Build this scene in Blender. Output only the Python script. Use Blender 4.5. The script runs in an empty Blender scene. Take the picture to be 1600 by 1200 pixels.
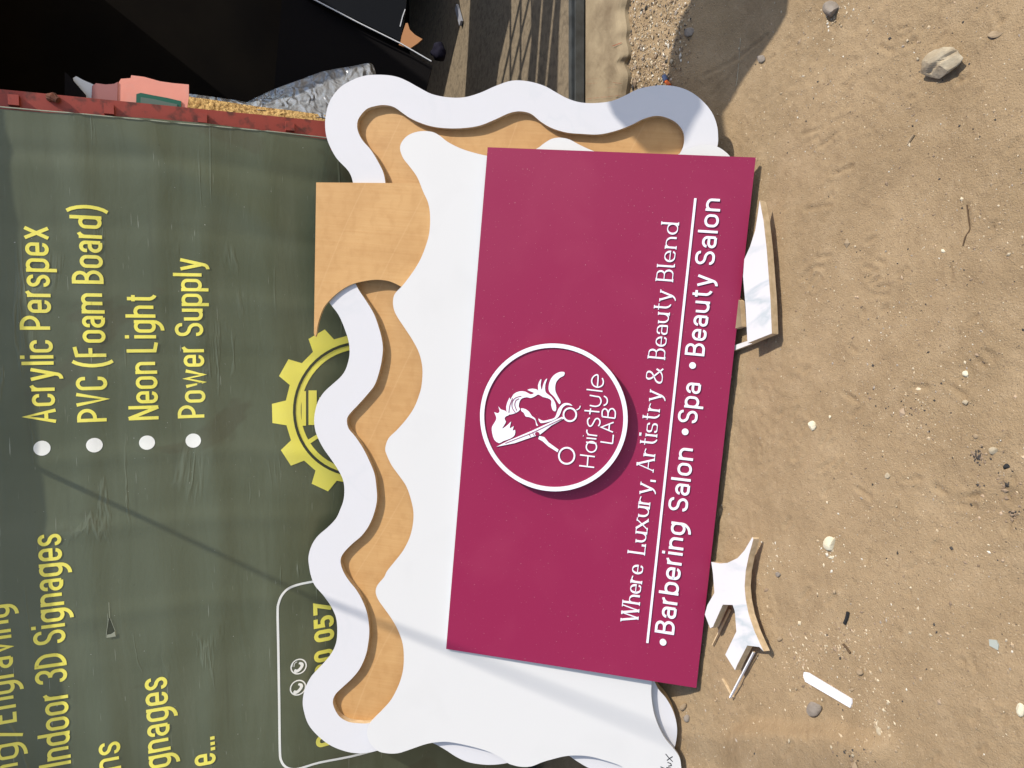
import bpy, bmesh, math, random
import numpy as np
from mathutils import Vector, Matrix
from mathutils.geometry import tessellate_polygon

SC = bpy.context.scene
COL = SC.collection
nrm = lambda v: np.asarray(v, float) / np.linalg.norm(v)

# ------------------------------------------------------------------ camera
F = 1202.0                       # focal length in photo pixels (1600 wide)
PITCH = math.radians(22.0)       # the phone was held upright and tipped down; the picture is stored on its side
ZC = nrm([-(.063*math.sin(PITCH) + .0045*math.cos(PITCH)), math.cos(PITCH), -math.sin(PITCH)])
XC = np.array([.998, .0045, -.063]); XC = nrm(XC - ZC*(XC @ ZC))
YC = np.array([0, 0, 1.0]); YC = nrm(YC - ZC*YC.dot(ZC) - XC*YC.dot(XC))
M = np.array([XC, YC, ZC])       # camera (right, up, forward) -> world

def ray(x, y):
    return M @ np.array([((1200 - y) - 600)/F, -(x - 800)/F, 1.0])

# the four corners of the purple sign fix its plane, the plane fixes the ground
SIGN_W = 1.5
sn_c = nrm([.0684, -.1803, .9812]); sd_c = SIGN_W/.6795
def _sp(x, y):
    r = np.array([(600 - y)/F, -(x - 800)/F, 1.0]); return M @ (r*(sd_c/(r @ sn_c)))
TLs, TRs, BRs, BLs = [_sp(*q) for q in ((697, 1014), (762, 230), (1181, 246), (1088, 1075))]
_e = nrm(BRs - BLs); G = nrm([-_e[2], 0, _e[0]])
GD = G @ ((BRs + BLs)/2) - .027
H = -GD/G[2]                     # camera height, ground is z = 0 under the camera
CAM = np.array([0, 0, H])
for _v in (TLs, TRs, BRs, BLs): _v += CAM
SLOPE = -G[0]/G[2]

cd = bpy.data.cameras.new('camera'); cam = bpy.data.objects.new('camera', cd); COL.objects.link(cam)
cd.sensor_fit = 'HORIZONTAL'; cd.sensor_width = 36.0; cd.lens = F/1600*36.0
cd.clip_start = .05; cd.clip_end = 400
right_w, up_w, fwd_w = M @ [1, 0, 0], M @ [0, 1, 0], M @ [0, 0, 1]
cam.matrix_world = Matrix([[*a, b] for a, b in zip(np.array([-up_w, right_w, -fwd_w]).T, CAM)] + [[0, 0, 0, 1]])
SC.camera = cam

# ------------------------------------------------------------------ sun, sky, exposure
S = nrm([.75, -.30, 1.0])
EL = math.asin(S[2])
w = bpy.data.worlds.new('World'); SC.world = w; w.use_nodes = True
nt = w.node_tree; bg = nt.nodes['Background']
sky = nt.nodes.new('ShaderNodeTexSky'); sky.sky_type = 'NISHITA'; sky.sun_disc = False
sky.sun_elevation = EL; sky.sun_rotation = math.atan2(S[0], S[1]); sky.dust_density = 1.2; sky.air_density = 1.0
nt.links.new(sky.outputs[0], bg.inputs[0]); bg.inputs[1].default_value = .15
ld = bpy.data.lights.new('sun', 'SUN'); ld.energy = 3.5; ld.angle = math.radians(.5); ld.color = (1, .95, .87)
sun = bpy.data.objects.new('sun', ld); COL.objects.link(sun); sun.location = Vector(S*12)
sun.rotation_euler = Vector(S).to_track_quat('Z', 'Y').to_euler()
SC.view_settings.view_transform = 'Standard'; SC.view_settings.look = 'None'
SC.view_settings.gamma = 1; SC.view_settings.exposure = 0.42
SC.view_settings.use_curve_mapping = False
SC.cycles.max_bounces = 6

# ------------------------------------------------------------------ numpy noise
_rs = np.random.RandomState(7); _T = _rs.rand(256, 256)
def vn(x, y, s=0):
    x = np.asarray(x, float) + 17.3*s; y = np.asarray(y, float) + 9.1*s
    xi = np.floor(x).astype(int); yi = np.floor(y).astype(int); fx = x - xi; fy = y - yi
    fx = fx*fx*(3 - 2*fx); fy = fy*fy*(3 - 2*fy)
    a = _T[xi & 255, yi & 255]; b = _T[(xi+1) & 255, yi & 255]; c = _T[xi & 255, (yi+1) & 255]; d = _T[(xi+1) & 255, (yi+1) & 255]
    return (a*(1-fx) + b*fx)*(1-fy) + (c*(1-fx) + d*fx)*fy
def fbm(x, y, o=4, s=0):
    v = 0; a = .5
    for k in range(o):
        v = v + a*(vn(x*2**k, y*2**k, s + k*3) - .5); a *= .5
    return v
def sst(a, b, x):
    t = np.clip((np.asarray(x, float) - a)/(b - a), 0, 1); return t*t*(3 - 2*t)

# ------------------------------------------------------------------ materials
def mat(name, col, rough=.6, spec=.4, bump=None, var=None, **kw):
    """bump=(scale, strength, distance) ; var=(scale, other colour, low, high)"""
    m = bpy.data.materials.new(name); m.use_nodes = True; t = m.node_tree; p = t.nodes['Principled BSDF']
    p.inputs['Base Color'].default_value = (*col, 1); p.inputs['Roughness'].default_value = rough
    p.inputs['Specular IOR Level'].default_value = spec
    for k, v in kw.items(): p.inputs[k.replace('_', ' ')].default_value = v
    if bump or var:
        co = t.nodes.new('ShaderNodeTexCoord')
    if bump:
        n = t.nodes.new('ShaderNodeTexNoise'); n.inputs['Scale'].default_value = bump[0]; n.inputs['Detail'].default_value = 6
        t.links.new(co.outputs['Object'], n.inputs['Vector'])
        b = t.nodes.new('ShaderNodeBump'); b.inputs['Strength'].default_value = bump[1]; b.inputs['Distance'].default_value = bump[2]
        t.links.new(n.outputs['Fac'], b.inputs['Height']); t.links.new(b.outputs[0], p.inputs['Normal'])
    if var:
        n = t.nodes.new('ShaderNodeTexNoise'); n.inputs['Scale'].default_value = var[0]; n.inputs['Detail'].default_value = 7
        t.links.new(co.outputs['Object'], n.inputs['Vector'])
        mx = mix(t, ramp(t, n.outputs['Fac'], var[2], var[3]), col, var[1]); t.links.new(mx, p.inputs['Base Color'])
    return m
def ramp(t, sock, a, b):
    r = t.nodes.new('ShaderNodeMapRange'); r.inputs['From Min'].default_value = a; r.inputs['From Max'].default_value = b
    r.clamp = True; t.links.new(sock, r.inputs['Value']); return r.outputs[0]
def mix(t, fac, a, b):
    m = t.nodes.new('ShaderNodeMix'); m.data_type = 'RGBA'
    if hasattr(fac, 'node'): t.links.new(fac, m.inputs[0])
    else: m.inputs[0].default_value = fac
    for v, i in ((a, 6), (b, 7)):
        if hasattr(v, 'node'): t.links.new(v, m.inputs[i])
        else: m.inputs[i].default_value = (*v, 1)
    return m.outputs[2]
def mul(t, a, b, op='MULTIPLY'):
    n = t.nodes.new('ShaderNodeMath'); n.operation = op
    for v, i in ((a, 0), (b, 1)):
        if hasattr(v, 'node'): t.links.new(v, n.inputs[i])
        else: n.inputs[i].default_value = v
    return n.outputs[0]
def noise(t, vec, scale, detail=5, dist=0, rough=.5):
    n = t.nodes.new('ShaderNodeTexNoise'); n.inputs['Scale'].default_value = scale; n.inputs['Detail'].default_value = detail
    n.inputs['Distortion'].default_value = dist; n.inputs['Roughness'].default_value = rough
    t.links.new(vec, n.inputs['Vector']); return n.outputs['Fac']
def mapping(t, src, scale=(1, 1, 1), rot=(0, 0, 0), loc=(0, 0, 0)):
    m = t.nodes.new('ShaderNodeMapping'); m.inputs['Scale'].default_value = scale; m.inputs['Rotation'].default_value = rot
    m.inputs['Location'].default_value = loc; t.links.new(src, m.inputs['Vector']); return m.outputs[0]
def newmat(name, rough=.5, spec=.4):
    m = bpy.data.materials.new(name); m.use_nodes = True; t = m.node_tree; p = t.nodes['Principled BSDF']
    p.inputs['Roughness'].default_value = rough; p.inputs['Specular IOR Level'].default_value = spec
    co = t.nodes.new('ShaderNodeTexCoord'); return m, t, p, co.outputs['Object'], co.outputs['UV']
def bumpto(t, p, h, strength, dist, prev=None):
    b = t.nodes.new('ShaderNodeBump'); b.inputs['Strength'].default_value = strength; b.inputs['Distance'].default_value = dist
    t.links.new(h, b.inputs['Height'])
    if prev is not None: t.links.new(prev, b.inputs['Normal'])
    t.links.new(b.outputs[0], p.inputs['Normal']); return b.outputs[0]

def m_marble(name='white_marble', veins=.75, shade=.35):
    m, t, p, o, uv = newmat(name, .22, .5)
    n = noise(t, uv, 2.6, 6, 1.2); v = mul(t, mul(t, n, .5, 'SUBTRACT'), 0, 'ADD')
    a = t.nodes.new('ShaderNodeMath'); a.operation = 'ABSOLUTE'; t.links.new(v, a.inputs[0])
    vein = ramp(t, a.outputs[0], .035, .0)
    big = ramp(t, noise(t, uv, 4.1, 3), .42, .62)
    c = mix(t, mul(t, vein, mul(t, big, veins)), (.590, .575, .575), (.34, .40, .42))
    c = mix(t, mul(t, ramp(t, noise(t, uv, 7, 6, .5), .45, .8), shade), c, (.60, .59, .61))
    c = mix(t, mul(t, ramp(t, noise(t, uv, 160, 2), .70, .76), .5), c, (.55, .5, .45))
    t.links.new(c, p.inputs['Base Color']); return m
def m_ply(name, base=(.46, .25, .09), dark=(.365, .185, .062), pale=(.52, .305, .122)):
    m, t, p, o, uv = newmat(name, .55, .3)
    gr = noise(t, mapping(t, uv, (170, 5, 1), (0, 0, math.radians(4))), 1.0, 5)
    fine = noise(t, mapping(t, uv, (420, 90, 1)), 1.0, 3)
    blot = noise(t, mapping(t, uv, (7, 2.6, 1)), 1.0, 6, .8)
    c = mix(t, mul(t, ramp(t, gr, .3, .75), .8), pale, base)
    c = mix(t, mul(t, ramp(t, blot, .45, .75), .55), c, dark)
    c = mix(t, mul(t, ramp(t, fine, .58, .72), .22), c, dark)
    mot = noise(t, mapping(t, uv, (26, 34, 1)), 1.0, 4, .4)
    c = mix(t, mul(t, ramp(t, mot, .42, .75), .4), c, pale); c = mix(t, mul(t, ramp(t, mot, .5, .25), .35), c, dark)
    # veneer joints: thin pale arcs
    wv = t.nodes.new('ShaderNodeTexWave'); wv.wave_type = 'RINGS'; wv.inputs['Scale'].default_value = 1.5
    wv.inputs['Distortion'].default_value = 5.0; wv.inputs['Detail'].default_value = 1; wv.inputs['Detail Scale'].default_value = .45
    t.links.new(mapping(t, uv, (.9, 1.25, 1), (0, 0, .5), (.4, -1.1, 0)), wv.inputs['Vector'])
    line = ramp(t, wv.outputs['Fac'], .9975, .9999)
    c = mix(t, mul(t, line, .16), c, (.66, .44, .22))
    line2 = ramp(t, wv.outputs['Fac'], .6, .985)
    c = mix(t, mul(t, line2, .12), c, dark)
    t.links.new(c, p.inputs['Base Color']); bumpto(t, p, gr, .15, .002); return m
def m_edge():
    m, t, p, o, uv = newmat('board_edge', .7, .2)
    n = noise(t, mapping(t, o, (60, 60, 60)), 1.0, 4)
    t.links.new(mix(t, ramp(t, n, .3, .7), (.66, .50, .31), (.47, .34, .19)), p.inputs['Base Color']); return m
def m_sheet(name, col, rough, dirt=(.5, .47, .42), amount=.25, coat=0.0):
    m, t, p, o, uv = newmat(name, rough, .5)
    d = ramp(t, noise(t, uv, 5, 8, .4), .52, .85); sp = ramp(t, noise(t, uv, 260, 2), .725, .75)
    c = mix(t, mul(t, d, amount), col, dirt); c = mix(t, mul(t, sp, .55), c, (.6, .5, .45))
    t.links.new(c, p.inputs['Base Color'])
    r = t.nodes.new('ShaderNodeMapRange'); r.inputs['To Min'].default_value = rough - .05; r.inputs['To Max'].default_value = rough + .12
    t.links.new(noise(t, uv, 4, 5), r.inputs['Value']); t.links.new(r.outputs[0], p.inputs['Roughness'])
    p.inputs['Coat Weight'].default_value = coat; p.inputs['Specular IOR Level'].default_value = .35; p.inputs['Coat Roughness'].default_value = .12
    bumpto(t, p, noise(t, uv, 3, 2), .06, .01); return m
def m_banner():
    m, t, p, o, uv = newmat('olive_tarpaulin', .42, .5)
    blot = noise(t, mapping(t, uv, (2.2, 1.4, 1)), 1.0, 7, .8)
    c = mix(t, ramp(t, blot, .35, .7), (.086, .099, .054), (.122, .138, .084))
    stain = ramp(t, noise(t, mapping(t, uv, (3.6, 2.1, 1), (0, 0, 0), (3.3, 1.2, 0)), 1.0, 4, .5), .60, .625)
    c = mix(t, mul(t, stain, .5), c, (.085, .082, .046))
    crease_dark = ramp(t, noise(t, mapping(t, uv, (1.4, 24, 1)), 1.0, 3), .62, .70)
    c = mix(t, mul(t, crease_dark, .25), c, (.070, .073, .042))  # dark streaks along the folds: crease shade put into the colour
    haze = ramp(t, noise(t, mapping(t, uv, (.8, 9, 1)), 1.0, 4, .3), .55, .75)
    c = mix(t, mul(t, haze, .28), c, (.20, .22, .15))
    sc = ramp(t, noise(t, mapping(t, uv, (8, 210, 1), (0, 0, .04)), 1.0, 2), .715, .75)
    c = mix(t, mul(t, sc, .45), c, (.42, .44, .36))
    sc2 = ramp(t, noise(t, mapping(t, uv, (12, 170, 1), (0, 0, -.5)), 1.0, 2), .765, .785)
    c = mix(t, mul(t, sc2, .6), c, (.5, .52, .45))
    dot = ramp(t, noise(t, uv, 150, 1), .79, .82); c = mix(t, mul(t, dot, .7), c, (.6, .6, .55))
    dk = ramp(t, noise(t, uv, 90, 1), .80, .83); c = mix(t, mul(t, dk, .6), c, (.05, .05, .03))
    cn = mul(t, noise(t, mapping(t, uv, (.9, 5.5, 1)), 1.0, 5, .5), .5, 'SUBTRACT'); ca = t.nodes.new('ShaderNodeMath'); ca.operation = 'ABSOLUTE'; t.links.new(cn, ca.inputs[0])
    gate_ = ramp(t, noise(t, mapping(t, uv, (3.5, 5, 1), (0, 0, 0), (5, 2, 0)), 1.0, 2), .53, .68)
    crease = mul(t, ramp(t, ca.outputs[0], .016, .0), gate_)
    c = mix(t, mul(t, crease, .20), c, (.27, .30, .22))  # bright ridges of the creases, a highlight mixed into the colour
    t.links.new(c, p.inputs['Base Color'])
    b0 = bumpto(t, p, crease, .24, .006)
    b = bumpto(t, p, noise(t, mapping(t, uv, (3, 14, 1)), 1.0, 4, 1.0), .12, .012, b0)
    bumpto(t, p, noise(t, uv, 60, 4, .3), .06, .004, b)
    return m
def m_plastic():
    m, t, p, o, uv = newmat('grey_plastic_wrap', .24, .8)
    p.inputs['Base Color'].default_value = (.23, .235, .24, 1)
    a = noise(t, mapping(t, o, (6, 10, 18)), 1.0, 1.2, 1.6); b = noise(t, mapping(t, o, (24, 30, 60), (.3, .5, .2)), 1.0, 1, 1.0)
    b0 = bumpto(t, p, a, .7, .05); bumpto(t, p, b, .25, .012, b0); return m
def m_ground():
    m, t, p, o, uv = newmat('dry_dirt', .93, .12)
    a = noise(t, o, 2.2, 8, .4, .6); b = noise(t, o, 14, 8, .2, .65); c_ = noise(t, o, 120, 4); d = noise(t, o, 420, 3)
    c = mix(t, ramp(t, a, .35, .66), (.262, .183, .101), (.335, .238, .136))
    c = mix(t, mul(t, ramp(t, b, .50, .72), .55), c, (.385, .281, .168))
    c = mix(t, mul(t, ramp(t, b, .46, .28), .5), c, (.215, .148, .083))
    c = mix(t, mul(t, ramp(t, c_, .60, .72), .45), c, (.17, .115, .07))
    c = mix(t, mul(t, ramp(t, d, .63, .72), .55), c, (.52, .42, .30))
    c = mix(t, mul(t, ramp(t, noise(t, o, 300, 2), .70, .75), .7), c, (.09, .065, .045))
    t.links.new(c, p.inputs['Base Color'])
    b1 = bumpto(t, p, noise(t, o, 55, 8, .3, .65), .38, .012)
    bumpto(t, p, noise(t, o, 300, 4), .65, .004, b1); return m
def m_vcol(name, rough=.85):
    m = bpy.data.materials.new(name); m.use_nodes = True; t = m.node_tree; p = t.nodes['Principled BSDF']
    a = t.nodes.new('ShaderNodeVertexColor'); a.layer_name = 'tint'; t.links.new(a.outputs[0], p.inputs['Base Color'])
    p.inputs['Roughness'].default_value = rough; p.inputs['Specular IOR Level'].default_value = .2; return m
def m_stone(name, a, b, scale=30):
    return mat(name, a, .9, .2, bump=(scale*2, .7, .006), var=(scale, b, .4, .65))

MT = dict(
    marble=m_marble(), band=m_marble('pale_marble', .10, .30), ply=m_ply('honey_plywood'), ply2=m_ply('pale_plywood', (.475, .26, .094), (.38, .195, .064), (.53, .312, .125)),
    edge=m_edge(), white=m_sheet('white_board', (.600, .588, .568), .38, (.47, .46, .44), .22),
    purple=m_sheet('maroon_board', (.245, .0120, .0545), .36, (.40, .07, .12), .16, 0.0),
    letter=mat('white_acrylic', (.76, .76, .80), .3, .5),
    banner=m_banner(), ground=m_ground(),
    yellow=mat('yellow_print', (.93, .84, .13), .5, .4, var=(9, (.88, .80, .16), .35, .7)),
    bwhite=mat('white_print', (.90, .90, .85), .5, .4, var=(12, (.84, .85, .79), .35, .7)),
    bdark=mat('dark_green_print', (.055, .062, .038), .5, .4),
    red=mat('red_oxide_paint', (.30, .05, .033), .5, .4, bump=(40, .2, .003), var=(34, (.115, .032, .022), .52, .68)),
    rust=mat('rusty_steel', (.16, .05, .025), .8, .3, bump=(90, .5, .004), var=(60, (.06, .025, .016), .4, .7)),
    dark=mat('unlit_room_black', (.006, .005, .0045), .95, .05, var=(3, (.010, .008, .006), .4, .7)),  # room walls near black: the lack of light is put into the colour
    planks=mat('weathered_dark_planks', (.05, .05, .045), .8, .2, bump=(30, .4, .004), var=(14, (.03, .03, .028), .4, .7)),
    floor=mat('dusty_concrete', (.21, .165, .11), .95, .05, bump=(60, .5, .006), var=(38, (.125, .10, .07), .45, .75)),
    step=m_stone('worn_concrete', (.32, .25, .155), (.19, .14, .085), 7),
    steel=mat('grey_steel', (.10, .105, .10), .5, .5, bump=(50, .2, .002), var=(20, (.06, .06, .055), .4, .7), Metallic=.4),
    black=mat('black_gloss', (.0025, .0030, .0045), .55, .12), blackmatt=mat('black_matt', (.006, .005, .005), .9, .1),
    trim=mat('pale_edge_trim', (.55, .55, .55), .4, .5),
    pink=mat('salmon_card', (.78, .31, .23), .7, .3, bump=(20, .25, .006), var=(14, (.66, .33, .27), .5, .75)),
    mauve=mat('mauve_card', (.33, .14, .13), .7, .3), cardwhite=mat('white_card', (.6, .62, .62), .6, .3),
    green=mat('green_frame_paint', (.012, .10, .060), .5, .4), greenpane=mat('dull_green_pane', (.10, .14, .11), .5, .4),
    foam=mat('coarse_yellow_foam', (.55, .36, .14), .95, .1, bump=(70, 1.0, .02), var=(60, (.30, .17, .06), .4, .65)),
    plastic=m_plastic(),
    card=mat('brown_cardboard', (.26, .125, .055), .85, .2), navy=mat('navy_cloth', (.006, .005, .014), .85, .2, bump=(40, .5, .01)),
    clay=mat('brown_clay', (.14, .07, .03), .45, .5), grey=mat('grey_plastic', (.27, .27, .29), .5, .4),
    rock=m_stone('pale_rock', (.42, .35, .24), (.27, .21, .135), 28), chalk=m_stone('chalk', (.66, .60, .44), (.54, .47, .32), 30),
    greystone=m_stone('grey_stone', (.26, .22, .18), (.20, .165, .13), 30), brownstone=m_stone('brown_stone', (.32, .235, .145), (.24, .17, .10), 30),
    glass=mat('frosted_shard', (.36, .38, .33), .3, .5), coal=mat('charcoal', (.022, .022, .022), .9, .2, bump=(90, .6, .005)),
    orange=mat('orange_plastic', (.62, .12, .02), .45, .4), blue=mat('blue_plastic', (.02, .035, .09), .5, .4),
    twig=mat('dry_twig', (.10, .065, .038), .9, .1), tape=m_sheet('white_strip', (.74, .74, .76), .4, (.35, .33, .30), .5),
    chips=m_vcol('loose_chips'), ink=mat('black_marker', (.02, .02, .022), .5, .3), redink=mat('red_marker', (.30, .06, .035), .8, .1),
    rubber=mat('black_cable', (.015, .015, .015), .6, .3), gatepaint=mat('grey_gate_paint', (.12, .12, .12), .5, .4),
    soffit=mat('rusty_roofing', (.10, .065, .045), .7, .3, var=(5, (.06, .05, .045), .4, .7)),
)

# ------------------------------------------------------------------ object helpers
def put(name, verts, faces, mats, parent=None, mi=None, uvs=None, smooth=False, base=None, tint=None):
    """world-space verts -> one mesh object; a top-level one gets its origin at its base."""
    V = np.asarray(verts, float)
    if parent is not None: off = np.array(parent['_o'])
    else:
        off = np.array([V[:, 0].mean(), V[:, 1].mean(), V[:, 2].min()]) if base is None else np.asarray(base, float)
    me = bpy.data.meshes.new(name); me.from_pydata((V - off).tolist(), [], [list(map(int, f)) for f in faces])
    for m in (mats if isinstance(mats, (list, tuple)) else [mats]): me.materials.append(MT[m])
    if mi is not None: me.polygons.foreach_set('material_index', np.asarray(mi, dtype=np.int32))
    if uvs is not None:
        u = me.uv_layers.new(name='uv'); U = np.asarray(uvs, float)
        li = np.zeros(len(me.loops), dtype=np.int32); me.loops.foreach_get('vertex_index', li)
        u.data.foreach_set('uv', U[li].ravel())
    if tint is not None:
        ca = me.color_attributes.new('tint', 'FLOAT_COLOR', 'POINT'); ca.data.foreach_set('color', np.asarray(tint, dtype=np.float32).ravel())
    if smooth: me.polygons.foreach_set('use_smooth', np.ones(len(me.polygons), dtype=bool))
    me.update()
    o = bpy.data.objects.new(name, me); COL.objects.link(o)
    if parent is not None:
        o.parent = parent; o['_o'] = [float(x) for x in off]
    else:
        o.location = off; o['_o'] = [float(x) for x in off]
    return o
def tag(o, label, cat=None, group=None, kind=None):
    if label: o['label'] = label
    if cat: o['category'] = cat
    if group: o['group'] = group
    if kind: o['kind'] = kind
    return o
def thing(name, loc, label, cat, group=None):
    o = bpy.data.objects.new(name, None); COL.objects.link(o); o.location = loc; o.empty_display_size = .1
    o['_o'] = [float(x) for x in loc]; return tag(o, label, cat, group)

class Plane:
    def __init__(s, o, ex, n):
        s.n = nrm(n); s.ex = nrm(np.asarray(ex) - s.n*(np.asarray(ex) @ s.n)); s.ey = np.cross(s.n, s.ex); s.o = np.asarray(o, float)
    def hit(s, x, y):
        r = ray(x, y); return CAM + r*(((s.o - CAM) @ s.n)/(r @ s.n))
    def px(s, x, y):
        d = s.hit(x, y) - s.o; return np.array([d @ s.ex, d @ s.ey])
    def pts(s, L): return np.array([s.px(*q) for q in L])
    def w(s, a, b, h=0): return s.o + s.ex*a + s.ey*b + s.n*h
    def W(s, P, h=0):
        P = np.asarray(P); return s.o + np.outer(P[:, 0], s.ex) + np.outer(P[:, 1], s.ey) + np.outer(np.ones(len(P))*h, s.n)
    def shift(s, h): return Plane(s.o + s.n*h, s.ex, s.n)

def smooth_loop(P, sub=5, closed=True):
    P = np.asarray(P, float); n = len(P); out = []
    for i in range(n if closed else n - 1):
        if closed: p0, p1, p2, p3 = P[i-1], P[i], P[(i+1) % n], P[(i+2) % n]
        else: p0, p1, p2, p3 = P[max(i-1, 0)], P[i], P[i+1], P[min(i+2, n-1)]
        for k in range(sub):
            t = k/sub
            out.append(.5*((2*p1) + (-p0+p2)*t + (2*p0-5*p1+4*p2-p3)*t*t + (-p0+3*p1-3*p2+p3)*t**3))
    if not closed: out.append(P[-1])
    return np.array(out)

def slab(pl, loops, h0, h1, bev=0.0):
    """solid plate with holes between heights h0 (back) and h1 (front) of plane pl -> verts, faces, material index (0 face, 1 side), uvs"""
    idx = []; n = 0; F_ = []; mi = []
    tri = tessellate_polygon([[Vector((p[0], p[1], 0)) for p in L] for L in loops])
    P = np.concatenate(loops); N = len(P)
    V = np.concatenate([pl.W(P, h1), pl.W(P, h0)])
    UV = np.concatenate([P, P])
    for t in tri:
        a, b, c = (P[i] for i in t)
        if (b[0]-a[0])*(c[1]-a[1]) - (b[1]-a[1])*(c[0]-a[0]) < 0: t = t[::-1]
        F_.append(tuple(t)); mi.append(0); F_.append(tuple(N + i for i in t[::-1])); mi.append(1)
    # side walls use their own vertices so that edges stay sharp
    k = 0
    for li, L in enumerate(loops):
        m = len(L); area = sum(L[i-1][0]*L[i][1] - L[i][0]*L[i-1][1] for i in range(m))
        ccw = (area > 0) == (li == 0)
        for i in range(m):
            a, b = k + i, k + (i+1) % m
            f = (a, N + a, N + b, b) if ccw else (b, N + b, N + a, a)
            F_.append(f); mi.append(1)
        k += m
    return V, F_, mi, UV

def plate(name, pl, loops, h0, h1, mats, parent=None):
    V, F_, mi, UV = slab(pl, loops, h0, h1)
    if len(mats) == 1: mats = mats*2
    return put(name, V, F_, mats, parent, mi, UV)

def box(c0, c1, ax=None):
    c0 = np.asarray(c0, float); c1 = np.asarray(c1, float)
    V = np.array([[(c0, c1)[i][0], (c0, c1)[j][1], (c0, c1)[k][2]] for k in (0, 1) for j in (0, 1) for i in (0, 1)])
    Fq = [(0, 2, 3, 1), (4, 5, 7, 6), (0, 1, 5, 4), (2, 6, 7, 3), (0, 4, 6, 2), (1, 3, 7, 5)]
    return V, Fq
def join(parts):
    V = []; F_ = []; n = 0
    for v, f in parts:
        V.append(np.asarray(v, float)); F_ += [tuple(n + i for i in q) for q in f]; n += len(v)
    return np.concatenate(V), F_
def tube(P, r, n=8):
    P = np.asarray(P, float); m = len(P); V = []; F_ = []
    r = np.ones(m)*r if np.isscalar(r) else np.asarray(r)
    for i in range(m):
        d = nrm(P[min(i+1, m-1)] - P[max(i-1, 0)]); a = np.cross(d, [0, 0, 1.0])
        a = nrm(a) if np.linalg.norm(a) > 1e-3 else np.array([1.0, 0, 0]); b = np.cross(d, a)
        for k in range(n):
            t = 2*math.pi*k/n; V.append(P[i] + r[i]*(a*math.cos(t) + b*math.sin(t)))
    for i in range(m-1):
        for k in range(n): F_.append((i*n+k, i*n+(k+1) % n, (i+1)*n+(k+1) % n, (i+1)*n+k))
    F_.append(tuple(range(n))[::-1]); F_.append(tuple((m-1)*n + k for k in range(n)))
    return np.array(V), F_
def beam(a, b, wx, wy, side):
    """square bar from a to b; side is roughly its x direction"""
    a = np.asarray(a, float); b = np.asarray(b, float); d = nrm(b - a); x = nrm(np.asarray(side) - d*(np.asarray(side) @ d)); y = np.cross(d, x)
    V = [p + x*i*wx/2 + y*j*wy/2 for p in (a, b) for j in (-1, 1) for i in (-1, 1)]
    return np.array(V), [(0, 2, 3, 1), (4, 5, 7, 6), (0, 1, 5, 4), (2, 6, 7, 3), (0, 4, 6, 2), (1, 3, 7, 5)]

# ------------------------------------------------------------------ stroke lettering
def rounded(P, closed=False, seg=7):
    """P: (x, y, r) corners; r rounds the corner, clamped to half the neighbouring runs"""
    n = len(P); out = []
    for i, (x, y, r) in enumerate(P):
        if r <= 0 or (not closed and i in (0, n-1)): out.append((x, y)); continue
        c = np.array([x, y]); a = np.array(P[i-1][:2]); b = np.array(P[(i+1) % n][:2])
        la, lb = np.linalg.norm(a-c), np.linalg.norm(b-c)
        fa = .5 if P[i-1][2] > 0 else 1.0; fb = .5 if P[(i+1) % n][2] > 0 else 1.0
        rr = min(r, la*fa*.999, lb*fb*.999)
        p0 = c + (a-c)/max(la, 1e-9)*rr; p1 = c + (b-c)/max(lb, 1e-9)*rr
        k = .5523
        for s in range(seg+1):
            t = s/seg; q0 = p0 + (c-p0)*k; q1 = p1 + (c-p1)*k
            out.append(tuple((1-t)**3*p0 + 3*(1-t)**2*t*q0 + 3*(1-t)*t*t*q1 + t**3*p1))
    return [np.array(p) for p in out]

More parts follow.
